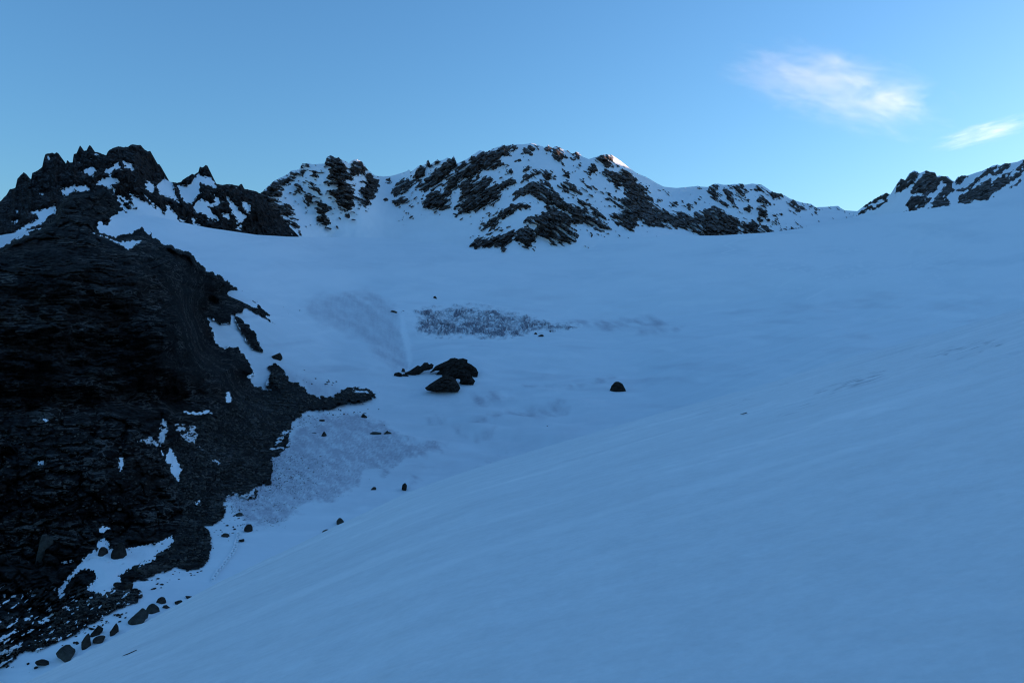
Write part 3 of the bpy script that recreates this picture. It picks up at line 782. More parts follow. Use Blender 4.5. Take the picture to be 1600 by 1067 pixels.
# ------------------------------------------------------------------ small rocky ridge on the right
SKY_R = [(1334, 332), (1340, 330), (1350, 322), (1362, 314), (1375, 306), (1385, 301), (1391, 304), (1399, 300), (1400, 290), (1407, 280), (1411, 280), (1415, 282), (1421, 271), (1427, 267), (1430, 267), (1437, 271), (1442, 269), (1447, 267), (1455, 269), (1461, 269.5), (1464, 276), (1470, 275), (1477, 275), (1482, 277), (1486, 281), (1492, 284),
         (1496, 277), (1505, 274), (1511, 275), (1525, 270), (1535, 267), (1542, 264), (1550, 260), (1557, 257), (1563, 259), (1570, 255), (1580, 255), (1590, 253), (1597, 250), (1650, 236), (1750, 212), (1900, 180), (2100, 150)]
Z5 = lambda p: Z(1200, 180, p)
ROCK_R = [Z5(p) for p in [
    [(553, 632), (600, 585), (650, 553), (664, 580), (610, 602)], [(598, 572), (700, 508), (740, 483), (764, 495), (745, 522), (700, 532), (640, 562)], [(653, 592), (690, 553), (762, 523), (740, 547), (690, 582)],
    [(792, 488), (800, 438), (830, 398), (860, 413), (885, 363), (920, 348), (948, 370), (910, 417), (880, 452), (850, 462), (830, 482)],
    [(893, 487), (900, 450), (930, 410), (970, 370), (990, 346), (1050, 358), (1052, 384), (1110, 378), (1152, 410), (1162, 470), (1120, 512), (1132, 562), (1040, 572), (1018, 550), (1080, 482), (1112, 432), (1080, 408), (1060, 462), (1000, 502), (960, 492), (920, 492)],
    [(863, 562), (900, 508), (960, 498), (1018, 520), (1002, 547), (980, 572), (920, 592), (838, 613), (880, 592)], [(1003, 582), (1040, 560), (1152, 553), (1130, 567)], [(1168, 442), (1185, 388), (1240, 373), (1248, 385), (1200, 432)],
    [(1178, 472), (1240, 448), (1300, 398), (1370, 332), (1442, 313), (1400, 362), (1330, 402), (1280, 452), (1230, 477)],
    [(1188, 553), (1195, 508), (1260, 468), (1320, 438), (1390, 398), (1400, 422), (1480, 368), (1530, 348), (1500, 402), (1560, 358), (1610, 340), (1584, 370), (1530, 412), (1500, 432), (1450, 462), (1408, 508), (1420, 482), (1380, 522), (1340, 542), (1290, 532), (1250, 553)],
    [(1398, 372), (1480, 297), (1524, 298), (1500, 332), (1440, 377)], [(1538, 342), (1600, 280), (1640, 270), (1680, 300), (1600, 332), (1560, 347)], [(1508, 457), (1582, 398), (1577, 427), (1530, 452)],
    [(1650, 330), (1750, 260), (1900, 180), (2000, 200), (1900, 330), (1750, 400)], [(1900, 300), (2200, 60), (2500, 20), (2700, 60), (2400, 250), (2000, 420)], [(2500, 120), (3000, -60), (3600, -130), (3600, 100), (2900, 200)]]]


def rock_r(px, py):
    px, py = np.broadcast_arrays(np.asarray(px, float), np.asarray(py, float))
    d = sdf_union(ROCK_R, px, py, 16)
    th = math.radians(-40)
    a = px * math.cos(th) + py * math.sin(th); b = -px * math.sin(th) + py * math.cos(th)
    f = d + 1.6 * fbm(px / 7, py / 6, 3.0, 4)
    led = fbm(a / 14, b / 3.4, 3.0, 3) - 0.5
    return np.minimum(f, 8) - np.maximum(led, 0) * 30 * sstep(0, 4, f)


R_PTS = [(1334, 332, 1260), (1365, 312, 1150), (1400, 290, 1010), (1447, 267, 970), (1492, 284, 970), (1597, 250, 940), (1900, 180, 900), (2100, 150, 880),
         (1334, 350, 1150), (1375, 338, 990), (1410, 330, 890), (1480, 322, 810), (1600, 309, 730), (1900, 245, 640), (2100, 205, 620), (1410, 360, 800), (1600, 340, 660), (1900, 280, 560), (1450, 295, 905), (1540, 290, 850), (1600, 285, 830)]
o = rock_patch("right_ridge", 1334, 2100, SKY_R, lambda px: brow(px) + 22, Tps(R_PTS), rock_r, M_RIDG, step=1.1, nrow=130, relief=4.0,
               strata=lambda p: [(math.radians(-40), 1.0)], seed=11.0, sky_jit=0.9)
tag(o, "small rocky ridge with slanting snow bands on the right beyond the slope", "ridge", kind="structure")

# the ridge to the east, out of view, that keeps the morning sun off the whole basin
yy = np.linspace(-2600, 1900, 300); uu = np.linspace(-1, 1, 61)
crestx = np.interp(yy, [-2600, 0, 900, 1900], [1500, 1300, 1240, 1285])
crestz = np.interp(yy, [-2600, -800, 400, 1000, 1500, 1650, 1726, 1796, 1832, 1857, 1900], [430, 400, 380, 415, 440, 446, 436, 397, 410, 424, 446]) + 3 * fbm(yy / 60, 0.2, 0.4, 4)
YY, UU = np.meshgrid(yy, uu)
HX = crestx + UU * np.where(UU < 0, 330, 700)
HZ = crestz - np.abs(UU) ** 0.9 * (crestz + 110) + 22 * fbm(HX / 130, YY / 130, 2.2, 4) * np.minimum(1, np.abs(UU) * 4)
hrock = sstep(0.1, 0.45, fbm(HX / 70, YY / 70, 7.2, 4))
o = grid_mesh("east_ridge", np.stack([HX, YY, HZ], -1), M_RIDG, {"rock": hrock, "dirt_shade": np.zeros(hrock.shape)})
tag(o, "long snowy ridge beyond the right edge shading the basin", "ridge", kind="structure")

# land beyond, reaching to the horizon
gx, gy = np.meshgrid(np.linspace(-9000, 9000, 120), np.linspace(-9000, 12000, 140))
gz = -190 + 60 * fbm(gx / 1500, gy / 1500, 0.6, 4)
gr = sstep(0.25, 0.5, fbm(gx / 500, gy / 500, 3.3, 4))
o = grid_mesh("ground", np.stack([gx, gy, gz], -1), M_RIDG, {"rock": gr, "dirt_shade": np.zeros(gr.shape)})
tag(o, "low mountain land around the glacier basin", "land", kind="structure")

# ------------------------------------------------------------------ dark rock buttress with its scree, on the left
BUTT = [(-260, 420), (-150, 405), (0, 388), (30, 371), (60, 358), (85, 343), (92, 318), (110, 304), (140, 301), (160, 293), (175, 299), (182, 314), (195, 330), (178, 337), (172, 347), (152, 351), (150, 357), (160, 364), (175, 372),
        (187, 371), (207, 365), (222, 356), (232, 364), (250, 379), (267, 383), (282, 391), (300, 396), (307, 409), (325, 424), (336, 427), (356, 440), (381, 458), (400, 470), (412, 480), (426, 490), (428, 502), (415, 497), (402, 490),
        (390, 482), (381, 480), (378, 488), (366, 489), (362, 490), (360, 506), (345, 506), (330, 497), (322, 490), (327, 502), (332, 516), (338, 537), (352, 545), (358, 541), (372, 543), (382, 555), (392, 570), (397, 584), (392, 593),
        (386, 590), (394, 599), (405, 607), (418, 611), (428, 608), (414, 600), (420, 590), (422, 582), (420, 574), (430, 568), (440, 575), (450, 590), (452, 597), (465, 597), (475, 605), (480, 613), (490, 619), (505, 622), (520, 620),
        (530, 615), (540, 607), (560, 605), (575, 607), (585, 613), (584, 622), (570, 627), (555, 627), (530, 630), (520, 638), (500, 641), (480, 640), (471, 644), (470, 650), (455, 656), (455, 668), (460, 672), (455, 685), (452, 695),
        (440, 706), (425, 715), (424, 740), (422, 755), (402, 757), (400, 775), (385, 778), (375, 775), (372, 768), (355, 775), (350, 785), (352, 800), (340, 818), (320, 820), (328, 835), (330, 850), (325, 875), (310, 888), (290, 888),
        (275, 884), (262, 890), (240, 897), (225, 905), (205, 908), (200, 915), (218, 922), (222, 930), (215, 938), (195, 945), (175, 955), (150, 970), (135, 978), (125, 985), (100, 998), (80, 1005), (60, 1015), (40, 1015), (20, 1030), (0, 1042), (-260, 1180)]
BUTT_X = [[(367, 494), (377, 499), (395, 515), (405, 535), (410, 549), (395, 545), (382, 527), (370, 508)], Z(300, 440, [(325, 110), (360, 115), (400, 148), (480, 188), (502, 215), (440, 214), (380, 172)]), Z(300, 440, [(458, 218), (490, 225), (517, 258), (480, 247)]),
          Z(300, 440, [(350, 83), (425, 132), (380, 112)])]
SNOW_W = [[(325, 494), (345, 507), (360, 506), (364, 495), (372, 510), (382, 528), (395, 546), (405, 562), (420, 580), (420, 600), (404, 604), (386, 588), (396, 584), (392, 570), (382, 555), (372, 543), (357, 541), (352, 545), (338, 537), (332, 516)],
          [(130, 872), (140, 865), (152, 856), (152, 846), (162, 841), (169, 846), (171, 858), (195, 857), (225, 852), (245, 848), (269, 837), (271, 845), (262, 858), (248, 862), (240, 875), (215, 886), (196, 892), (186, 900), (190, 905), (186, 912), (172, 922), (160, 929), (150, 925), (138, 922), (136, 917), (150, 905), (152, 899), (140, 888), (125, 890), (110, 905), (96, 927), (91, 930), (91, 920), (105, 903), (120, 886)],
          [(155, 826), (160, 822), (173, 825), (165, 829), (157, 834)], [(97, 878), (115, 875), (115, 877), (97, 880)], [(-20, 1010), (0, 995), (25, 983), (28, 985), (5, 999), (-20, 1020)], [(60, 971), (75, 966), (78, 968), (62, 975)], [(43, 968), (52, 960), (46, 968)],
          [(266, 700), (275, 714), (284, 733), (279, 752), (273, 745), (266, 736), (269, 725), (260, 722), (258, 715)], [(186, 714), (194, 713), (190, 736), (187, 735)], [(252, 704), (258, 715), (255, 712)],
          [(287, 643), (300, 643), (310, 645), (325, 641), (332, 646), (310, 647), (290, 646)], [(68, 655), (75, 655), (74, 660), (70, 659)], [(58, 721), (68, 718), (69, 724), (60, 725)], [(305, 785), (312, 783), (313, 788), (306, 787)],
          [(144, 364), (165, 370), (187, 382), (202, 390), (210, 384), (222, 377), (215, 375), (195, 378), (180, 378), (165, 370)], Z(0, 800, [(-40, 890), (0, 868), (60, 852), (128, 815), (142, 828), (70, 872), (0, 896), (-40, 915)]), Z(0, 800, [(88, 928), (150, 898), (200, 880), (240, 850), (332, 838), (300, 872), (240, 892), (150, 932)]), Z(0, 800, [(360, 802), (380, 768), (386, 780), (374, 818), (432, 788), (420, 832), (380, 832)]), [(355, 612), (352, 622), (356, 632), (362, 625), (360, 615)]]
DIRTY_W = [[(215, 690), (232, 680), (245, 690), (250, 672), (253, 652), (262, 655), (262, 672), (258, 690), (246, 700), (225, 692)], [(272, 664), (290, 664), (303, 663), (310, 682), (305, 695), (318, 703), (300, 697), (287, 687)], [(328, 713), (342, 717), (347, 725), (340, 730)], [(350, 770), (380, 770), (400, 760), (400, 800), (360, 800)]]
SCREE = [(300, 660), (345, 640), (400, 610), (430, 570), (585, 610), (583, 622), (480, 640), (430, 715), (400, 775), (340, 818), (325, 880), (255, 890), (285, 800), (255, 720), (270, 690)]
SCREE2 = [(60, 1000), (100, 940), (150, 930), (215, 920), (215, 935), (150, 968), (80, 1005), (10, 1030), (-60, 1060), (-60, 1010)]
W_PTS = [(-260, 1150, 90), (0, 1000, 105), (60, 1010, 103), (200, 930, 119), (0, 900, 130), (100, 900, 133), (200, 850, 150), (290, 850, 157), (330, 790, 180), (400, 720, 228), (0, 760, 152), (150, 760, 160), (250, 740, 185), (0, 660, 176), (100, 660, 182), (200, 660, 195), (0, 630, 182), (100, 630, 188), (200, 630, 205), (300, 640, 232), (350, 600, 268),
         (390, 590, 315), (0, 500, 206), (100, 500, 214), (200, 500, 234), (300, 500, 280), (350, 500, 396), (325, 480, 392), (360, 470, 425), (340, 518, 374), (300, 450, 345), (0, 400, 248), (100, 385, 258), (200, 400, 270), (300, 420, 325), (380, 465, 445), (100, 310, 335), (150, 300, 345), (190, 330, 365), (430, 620, 325), (480, 640, 312), (540, 615, 372), (-260, 420, 240), (-260, 700, 160), (60, 345, 300)]
yW = Tps(W_PTS)


def butt_field(PX, PY):
    n = fbm(PX / 9, PY / 7, 4.0, 4)
    d0 = np.maximum(sdf(BUTT, PX, PY, 70), sdf_union(BUTT_X, PX, PY, 70))
    low = np.maximum(sstep(560, 600, PY) * sstep(300, 340, PX), sstep(820, 860, PY))
    d = d0 + (2.2 + 3.0 * sstep(390, 340, PY)) * n + 2.4 * low * fbm(PX / 3.6, PY / 2.8, 14.0, 3)
    sn = sdf_union(SNOW_W, PX, PY, 20) + 1.6 * fbm(PX / 5, PY / 4, 8.0, 4)
    sn = sn - 16 * np.maximum(fbm(PX / 5.5, PY / 3.8, 18.0, 3) - 0.42, 0) * sstep(835, 850, PY)
    q1, q2 = PX * 0.86 - PY * 0.5, PX * 0.5 + PY * 0.86
    sn = np.maximum(sn, 9 * (fbm(q1 / 13, q2 / 4.5, 23.0, 4) - 0.50) * sstep(895, 925, PY) - 9 * sstep(925, 895, PY))
    return d0, d, sn


def yW_full(PX, PY, d0):
    yb = yB(PX, PY)
    steep = sstep(380, 330, PX) * sstep(480, 440, PY)          # the upper rim breaks off sharply, the scree runs out gently
    w = np.maximum(sstep(-1, 46, d0), steep)
    yw = np.minimum(yW(PX, PY), yb * 0.997)
    return (yb * 0.996) * (1 - w) + (yw + 14 * steep * (1 - sstep(0, 7, d0)) ** 2) * w


st = 1.3
gx, gy = np.meshgrid(np.arange(-260, 600, st), np.arange(1130, 284, -st))
d0, d, sn = butt_field(gx, gy)
Yw = yW_full(gx, gy, d0)
arch = gy + 0.0013 * np.maximum(gx - 110, 0) ** 2 - 0.05 * gx
warp = 10 * fbm(gx / 80, gy / 60, 6.1, 3)
upper = sstep(655, 625, gy + 0.06 * (gx - 200) + 10 * fbm(gx / 40, 0.4, 0.2, 2))
scree = np.maximum(sstep(-6, 10, sdf(SCREE, gx, gy) + 6 * fbm(gx / 15, gy / 15, 3, 3)), sstep(-6, 10, sdf(SCREE2, gx, gy) + 6 * fbm(gx / 15, gy / 15, 3, 3)))
v = arch + warp


def bed(period, blockw, seed):
    """beds that jut out one by one, each broken into blocks along its length"""
    ph = v / period + 0.25 * fbm(gx / 50, gy / 30, seed, 3)
    k = np.floor(ph); fr = ph - k
    hk = np.sin(k * 12.9898 + seed) * 43758.5453; hk -= np.floor(hk)
    u = gx / (blockw * (0.6 + 0.8 * hk)) + 7 * hk + 0.3 * fbm(gx / 15, gy / 15, seed + 1, 2)
    ku = np.floor(u)
    h2 = np.sin(k * 78.233 + ku * 37.719 + seed) * 24634.6345; h2 -= np.floor(h2)
    crack = np.minimum(1, np.minimum(u - ku, 1 - u + ku) * blockw / 1.6)
    foot = np.minimum(1, fr * period / 1.5)
    return (hk - 0.5) + 0.8 * (h2 - 0.5) + 0.5 * (fr - 0.5) - 0.5 * (1 - crack) - 0.6 * (1 - foot)


loose = fbm(gx / 45, gy / 35, 12.0, 3)
knoll = sstep(395, 365, gy)
k1, kg, ki = cells((gx + 5 * loose) / 21, gy / 13)
mild = np.clip(0.85 + 0.9 * fbm(gx / 60, gy / 40, 15.0, 3), 0.05, 1.3)
fines = fbm(gx / 5, gy / 4, 2.0, 3)
beds = upper * (0.35 * fines + (1 - knoll) * mild * (0.8 * bed(17, 47, 1.3) + 0.55 * bed(7.1, 19, 4.1) * (0.7 + loose) + 0.3 * bed(3.4, 9, 8.7))
                + knoll * (5 * ki + 3 * np.minimum(kg * 3, 1))
                + 6.0 * fbm(gx / 90, gy / 60, 3.1, 3) + 1.5 * fbm(gx / 24, gy / 15, 5.0, 5) + 1.4 * (ridged((gx + 0.4 * gy) / 40, v / 22, 4.4, 4) - 0.5))
ledges = 0
for v0, am in ((415, 1.6), (447, 2.0), (478, 1.8), (512, 3.6), (540, 2.0), (566, 2.6), (592, 2.2)):
    on = np.clip(0.4 + 1.3 * fbm(gx / 55, v0, 3.0, 3), 0, 1.4)
    ledges = ledges + am * on * sstep(v0 - 1.6, v0 + 1.6, v + 5 * fbm(gx / 30, v0, 6.0, 3)) - am * on * sstep(v0 + 2, v0 + 34, v)
under = upper * sstep(598, 622, gy + 8 * fbm(gx / 35, 1.1, 0.4, 3)) * sstep(330, 260, gx)
beds = beds + upper * (1 - knoll) * ledges - 6.5 * under
wx, wy = gx + 9 * fbm(gx / 30, gy / 30, 0.2, 3), gy + 7 * fbm(gx / 30, gy / 30, 5.2, 3)
c1, g1, i1 = cells(wx / 62, wy / 44); c2, g2, i2 = cells(wx / 24, wy / 17); c3, g3, i3 = cells(wx / 10, wy / 8)
block = (1 - upper) * (1 - scree) * (3.4 * i1 + 1.6 * np.minimum(g1 * 3, 1) + 1.4 * i2 + 0.9 * np.minimum(g2 * 2.5, 1) + 0.30 * i3 + 0.25 * np.minimum(g3 * 2, 1) + 0.8 * fbm(gx / 20, gy / 14, 0.9, 5) - 3.5)
s1, q1, j1 = cells(gx / 7.5, gy / 6.0); s2, q2, j2 = cells(gx / 3.6 + 9, gy / 3.0)
rub = scree * (0.8 * j1 ** 3 * np.minimum(q1 * 3, 1) + 0.35 * j2 ** 2 * np.minimum(q2 * 3, 1) + 0.5 * fbm(gx / 20, gy / 14, 0.9, 3))
inn = sstep(0, 9, d0) * (0.25 + 0.75 * sstep(-6, -1, -sn) * (sn < 0) + 0.0)
inn = sstep(0, 9, d0) * np.where(sn > 0, 0.22, 0.22 + 0.78 * sstep(0, 7, -sn))
BEHIND = [(225, 360), (262, 400), (298, 440), (318, 468), (326, 493), (345, 500), (385, 492), (430, 485), (380, 450), (300, 388)]
Yw = Yw + 9 * sstep(0, 7, sdf(BEHIND, gx, gy, 20) + 5 * fbm(gx / 16, gy / 16, 3.0, 4)) * sstep(2, 12, d0)
Yw = Yw - inn * (beds + block) - rub * sstep(0, 5, d0)
Yw = np.where(d0 > 0.5, np.minimum(Yw, yB(gx, gy) * 0.9975), Yw)
rock = sstep(-0.8, 0.8, -sn)
dirty = np.max([sstep(-4, 3, sdf(p, gx, gy, 20) + 3 * fbm(gx / 6, gy / 5, 1.0, 4)) for p in DIRTY_W], 0)
rock = rock * (1 - 0.62 * dirty * (fbm(gx / 8, gy / 8, 2.1, 3) > -0.35))
sgx, sgy, keep_w = snap_rim(gx, gy, d, st)
V = world_of(sgx, sgy, Yw)
GW = (gx, gy, Yw)
UPBAND = [(205, 372), (250, 380), (300, 398), (380, 462), (372, 486), (330, 490), (300, 470), (270, 430), (230, 395)]
debris = np.clip(np.maximum(scree, 0.9 * sstep(-10, 10, sdf(UPBAND, gx, gy) + 8 * fbm(gx / 16, gy / 12, 2.0, 3))) + 0.55 * (1 - upper) * sstep(0.05, 0.35, fbm(gx / 50, gy / 35, 17.0, 4)), 0, 1)


def skirted(name, V, mat, attrs, keep, drop):
    """an open sheet whose rim is carried back into the land behind it"""
    r, c = V.shape[:2]
    idx = np.arange(r * c).reshape(r, c)
    q = np.stack([idx[:-1, :-1], idx[:-1, 1:], idx[1:, 1:], idx[1:, :-1]], -1).reshape(-1, 4)
    q = q[keep.ravel()[q].all(1)]
    e = np.concatenate([q[:, [0, 1]], q[:, [1, 2]], q[:, [2, 3]], q[:, [3, 0]]])
    key = np.sort(e, 1); _, inv, cnt = np.unique(key, axis=0, return_inverse=True, return_counts=True)
    rim = e[cnt[inv.ravel()] == 1]
    P = V.reshape(-1, 3); n = r * c
    side = np.stack([rim[:, 0], rim[:, 0] + n, rim[:, 1] + n, rim[:, 1]], 1)
    faces = np.concatenate([q, side])
    used = np.unique(faces); new = np.full(2 * n, -1); new[used] = np.arange(len(used))
    return raw_mesh(name, np.concatenate([P, P * drop])[used], new[faces], mat, {k: np.concatenate([a.ravel()] * 2)[used] for k, a in attrs.items()})


o = skirted("rock_buttress", V, M_BUTT, {"rock": rock, "dirt_shade": 0.45 * dirty, "debris": debris}, keep_w, 1.10)
tag(o, "huge dark layered rock buttress filling the lower left with scree at its foot", "rock face", kind="structure")


def on_ground(px, py):
    """point of the land (buttress or glacier) met at this reading"""
    a, b = np.array([[float(px)]]), np.array([[float(py)]])
    dd = float(np.maximum(sdf(BUTT, a, b, 70), sdf_union(BUTT_X, a, b, 70))[0, 0])
    if dd <= 0:
        return on_glacier(px, py)
    if dd > 0:
        i = min(max(int(round((1130 - py) / st)), 0), GW[2].shape[0] - 1); j = min(max(int(round((px + 260) / st)), 0), GW[2].shape[1] - 1)
        Y = float(GW[2][i, j])
    return world_of(np.float64(px), np.float64(py), Y)


# ------------------------------------------------------------------ boulders and stones
def ico(sub):
    import bmesh
    bm = bmesh.new()
    bmesh.ops.create_icosphere(bm, subdivisions=sub, radius=1.0)
    bm.verts.ensure_lookup_table()
    v = np.array([w.co[:] for w in bm.verts]); f = np.array([[w.index for w in q.verts] for q in bm.faces])
    bm.free()
    return v, f


ICO = {k: ico(k) for k in (1, 2, 3, 4, 5)}


def stone_verts(sub, r, cuts=8, rough=0.05, flat=0.3):
    """an angular stone: a ball cut by random planes, then roughened; unit half-size"""
    v, f = ICO[sub]
    v = v.copy()
    for _ in range(cuts):
        n = r.normal(size=3); n /= np.linalg.norm(n)
        dcut = r.uniform(flat, 0.72)
        over = np.maximum(v @ n - dcut, 0)
        v -= over[:, None] * n
    s0 = r.uniform(0, 50)
    if sub > 1:
        v *= (1 + rough * fbm(v[:, 0] * 2 + s0, v[:, 1] * 2, v[:, 2] * 2, 4))[:, None]
    v -= (v.max(0) + v.min(0)) / 2
    v /= (v.max(0) - v.min(0)) / 2
    return v, f


def boulder(name, px, base, w, h, label, cat="boulder", group=None, mat=None, sub=4, seed=1, depth=1.0, top=None, lean=0.0, at=None):
    """w, h: width and visible height in photo pixels at its foot (px, base)"""
    r = np.random.default_rng(seed)
    p = (at or on_ground)(px, base)
    m = p[1] / F_PX
    v, f = stone_verts(sub, r)
    if top is not None:                # profile: share of the width left at the top, shift of the top
        t = (v[:, 2] + 1) / 2
        v[:, 0] = v[:, 0] * (1 - t * (1 - top)) + lean * t
        v[:, 1] *= (1 - t * (1 - top) * 0.6)
    sx, sz = w * m / 2, h * m / 2 * 1.6
    v = v * np.array([sx, max(sx, sz) * depth, sz])
    v[:, 2] += sz * 0.25
    o = raw_mesh(name, v, f, mat or M_STONE, smooth=True)
    o.location = (p[0], p[1] + sx * 0.3, p[2])
    o.data.set_sharp_from_angle(angle=math.radians(32))
    return tag(o, label, cat, group)


boulder("boulder", 432, 561, 19, 10, "rounded dark boulder on the snow just above the scree tongue", seed=4, top=0.8)
boulder("boulder", 632, 766, 11, 11, "small upright angular boulder near the crest of the snow slope", seed=5, top=0.6)
boulder("boulder", 583, 765, 9, 4, "thin dark stone left of the upright angular boulder", cat="stone", seed=6)
boulder("boulder", 531, 819, 17, 10, "grey angular boulder in the snow below the dirty ice, upper one of two", seed=7, mat=M_GREY, top=0.6)
boulder("boulder", 513, 834, 20, 6, "flat dark slab just below the grey angular boulder", cat="slab", seed=8)
boulder("boulder", 387, 830, 12, 10, "rounded boulder at the lower left corner of the dirty ice", seed=9)
boulder("boulder", 377, 846, 11, 4, "flat dark stone beside the top of the footprints", cat="stone", seed=10)
boulder("boulder", 505, 683, 13, 9, "diamond shaped brown boulder on the dirty snow below the scree tongue", seed=11, top=0.35)
boulder("boulder", 490, 678, 8, 2.5, "thin flake of stone left of the diamond shaped boulder", cat="stone", seed=12)
boulder("boulder", 605, 679, 19, 7, "larger of two flat grey boulders lying side by side on dirty snow", seed=13, mat=M_GREY, top=0.5, lean=0.1)
boulder("boulder", 586, 680, 19, 5, "flatter left one of two grey boulders lying side by side", seed=14, mat=M_GREY)
boulder("boulder", 568, 648, 13, 5.5, "dark boulder on its own right below the tip of the scree tongue", seed=15, top=0.5)
boulder("boulder", 503, 658, 9, 3.5, "low dark stone at the scree edge above the diamond shaped boulder", cat="stone", seed=16)
boulder("boulder", 680, 466, 6.5, 3.5, "tiny lone stone on the snow above the crevassed ice", cat="stone", seed=17)
boulder("boulder", 615, 494, 14, 5.5, "dark twin-humped stone left of the head of the snow gully", cat="stone", seed=18)
boulder("boulder", 668, 504, 7, 5, "dark stone stuck in the left end of the crevassed ice", cat="stone", seed=19)
boulder("boulder", 844, 528, 13, 4.5, "long dark stone at the lower right edge of the crevassed ice", cat="stone", seed=20, lean=0.3, top=0.6)
boulder("boulder", 836, 523, 7, 3.5, "small stone left of the long stone under the crevassed ice", cat="stone", seed=21)
boulder("boulder", 860, 519, 4, 3, "speck of stone right of the long stone under the crevassed ice", cat="stone", seed=22)
boulder("boulder", 853, 665, 8, 3, "small dark sliver of rock alone on the snow below the lone boulder", cat="stone", seed=23, lean=0.5, top=0.5)
boulder("boulder", 215, 972, 33, 17, "big grey boulder at the foot of the scree against the snow slope", seed=24, mat=M_GREY, top=0.65)
boulder("boulder", 236, 956, 24, 13, "grey boulder behind the big one at the foot of the scree", seed=25, mat=M_GREY, top=0.65)
boulder("boulder", 251, 942, 15, 9, "dark boulder at the upper end of the boulder row by the slope crest", seed=26)
boulder("boulder", 258, 950, 11, 5, "small flat boulder at the upper right end of the boulder row", seed=27)
boulder("boulder", 279, 943, 11, 5, "small dark stone on the crest right of the boulder row, lower of two", cat="stone", seed=28)
boulder("boulder", 294, 935, 10, 4, "small dark stone on the crest right of the boulder row, higher of two", cat="stone", seed=29)
boulder("boulder", 99, 1030, 37, 19, "largest grey boulder at the bottom left corner beside the snow slope", seed=30, mat=M_GREY, top=0.6)
boulder("boulder", 66, 1040, 20, 11, "dark boulder left of the largest grey boulder in the bottom corner", seed=31)
boulder("boulder", 131, 1010, 21, 17, "dark blocky boulder right of the largest grey boulder", seed=32, top=0.75)
boulder("boulder", 150, 992, 20, 13, "boulder uphill of the dark blocky boulder along the slope crest", seed=33, top=0.7)
boulder("boulder", 153, 1003, 18, 8, "flat slab downhill of the boulder along the slope crest", cat="slab", seed=34)
boulder("boulder", 176, 990, 14, 15, "upright dark stone between the boulder groups at the crest", cat="stone", seed=35, top=0.7, lean=0.2)
boulder("boulder", 183, 870, 25, 22, "big rounded boulder at the top of the snow patch under the cliff", seed=36, top=0.7)
boulder("boulder", 159, 866, 14, 12, "smaller boulder left of the big rounded one above the snow patch", seed=37, top=0.7)
boulder("boulder", 65, 873, 40, 40, "large grey block standing out of the dark cliff above the snow patch", seed=38, top=0.85, mat=M_GREY)
boulder("boulder", 211, 890, 14, 8, "greyish block at the upper left of the dark scree strip on the snow patch", seed=39, mat=M_GREY)
boulder("boulder", 181, 917, 12, 7, "dark stone on the snow patch, left of two", cat="stone", seed=40)
boulder("boulder", 200, 919, 11, 7, "dark stone on the snow patch, right of two", cat="stone", seed=41)
boulder("boulder", 372, 806, 12, 5, "flat grey stone on the snow above the rounded boulder", cat="stone", seed=42, mat=M_GREY)
boulder("boulder", 352, 838, 12, 5, "dark stone right of the scree edge above the footprints", cat="stone", seed=43)

# rock sticking out of the near slope
def on_fore(px, py):
    yc = float(crest_y(px))
    ys = np.linspace(2, yc, 4000)
    e = CY - fore_z(np.full_like(ys, px), ys) / ys * F_PX
    k = int(np.argmin(np.abs(e - py)))
    return np.array([(px - CX) / F_PX * ys[k], ys[k], fore_z(np.array([px]), np.array([ys[k]]))[0]])


p = on_fore(202.0, 1021.0)
v, f = stone_verts(3, np.random.default_rng(77))
mm = p[1] / F_PX
v = v * np.array([13 * mm, 5 * mm, 1.9 * mm])
c_, s_ = math.cos(math.radians(24)), math.sin(math.radians(24))
v = np.stack([v[:, 0] * c_ - v[:, 2] * s_, v[:, 1], v[:, 0] * s_ + v[:, 2] * c_], 1)
o = raw_mesh("stone", v, f, M_STONE); o.location = p
tag(o, "thin dark sliver of rock poking out of the near snow slope", "stone")
p = on_fore(1163.0, 646.0)
mm = p[1] / F_PX
v, f = stone_verts(3, np.random.default_rng(78))
o = raw_mesh("stone", v * np.array([6 * mm, 4 * mm, 1.2 * mm]), f, M_STONE); o.location = p
o.rotation_euler = (0, -0.3, 0)
tag(o, "tiny dark chip of rock on the near slope by the wind-crust streaks", "stone")

# ------------------------------------------------------------------ the rock island in the middle of the basin
def slab(outline, Yc, thick, seed, step=0.4, lean=0.35):
    """a rounded rock mass: traced outline, own thickness front and back"""
    P = np.array(outline, float)
    x0, y0 = P.min(0) - 1; x1, y1 = P.max(0) + 1
    gx, gy = np.meshgrid(np.arange(x0, x1, step), np.arange(y1, y0, -step))
    dd = sdf(outline, gx, gy, 20) + 0.5 * perlin(gx / 6, gy / 5, seed)
    gx, gy, keep = snap_rim(gx, gy, dd, step)
    hgt = np.sqrt(np.clip(dd, 0, 9) / 9)
    c1, g1, i1 = cells((gx - 0.5 * gy) / 13 + seed, (gy + 0.35 * gx) / 6.5 + seed)
    rel = thick * hgt + thick * (0.30 * (i1 - 0.5) + 0.18 * (np.minimum(3 * g1, 1) - 1) + 0.12 * fbm(gx / 4, gy / 2.5, seed, 3)) * np.minimum(1, np.clip(dd, 0, 9) / 3)
    Yf = Yc + lean * (y1 - gy) / F_PX * Yc * 1.0 - rel
    Yb = Yc + lean * (y1 - gy) / F_PX * Yc + rel * 0.8 + 0.3
    return gx, gy, Yf, Yb, keep


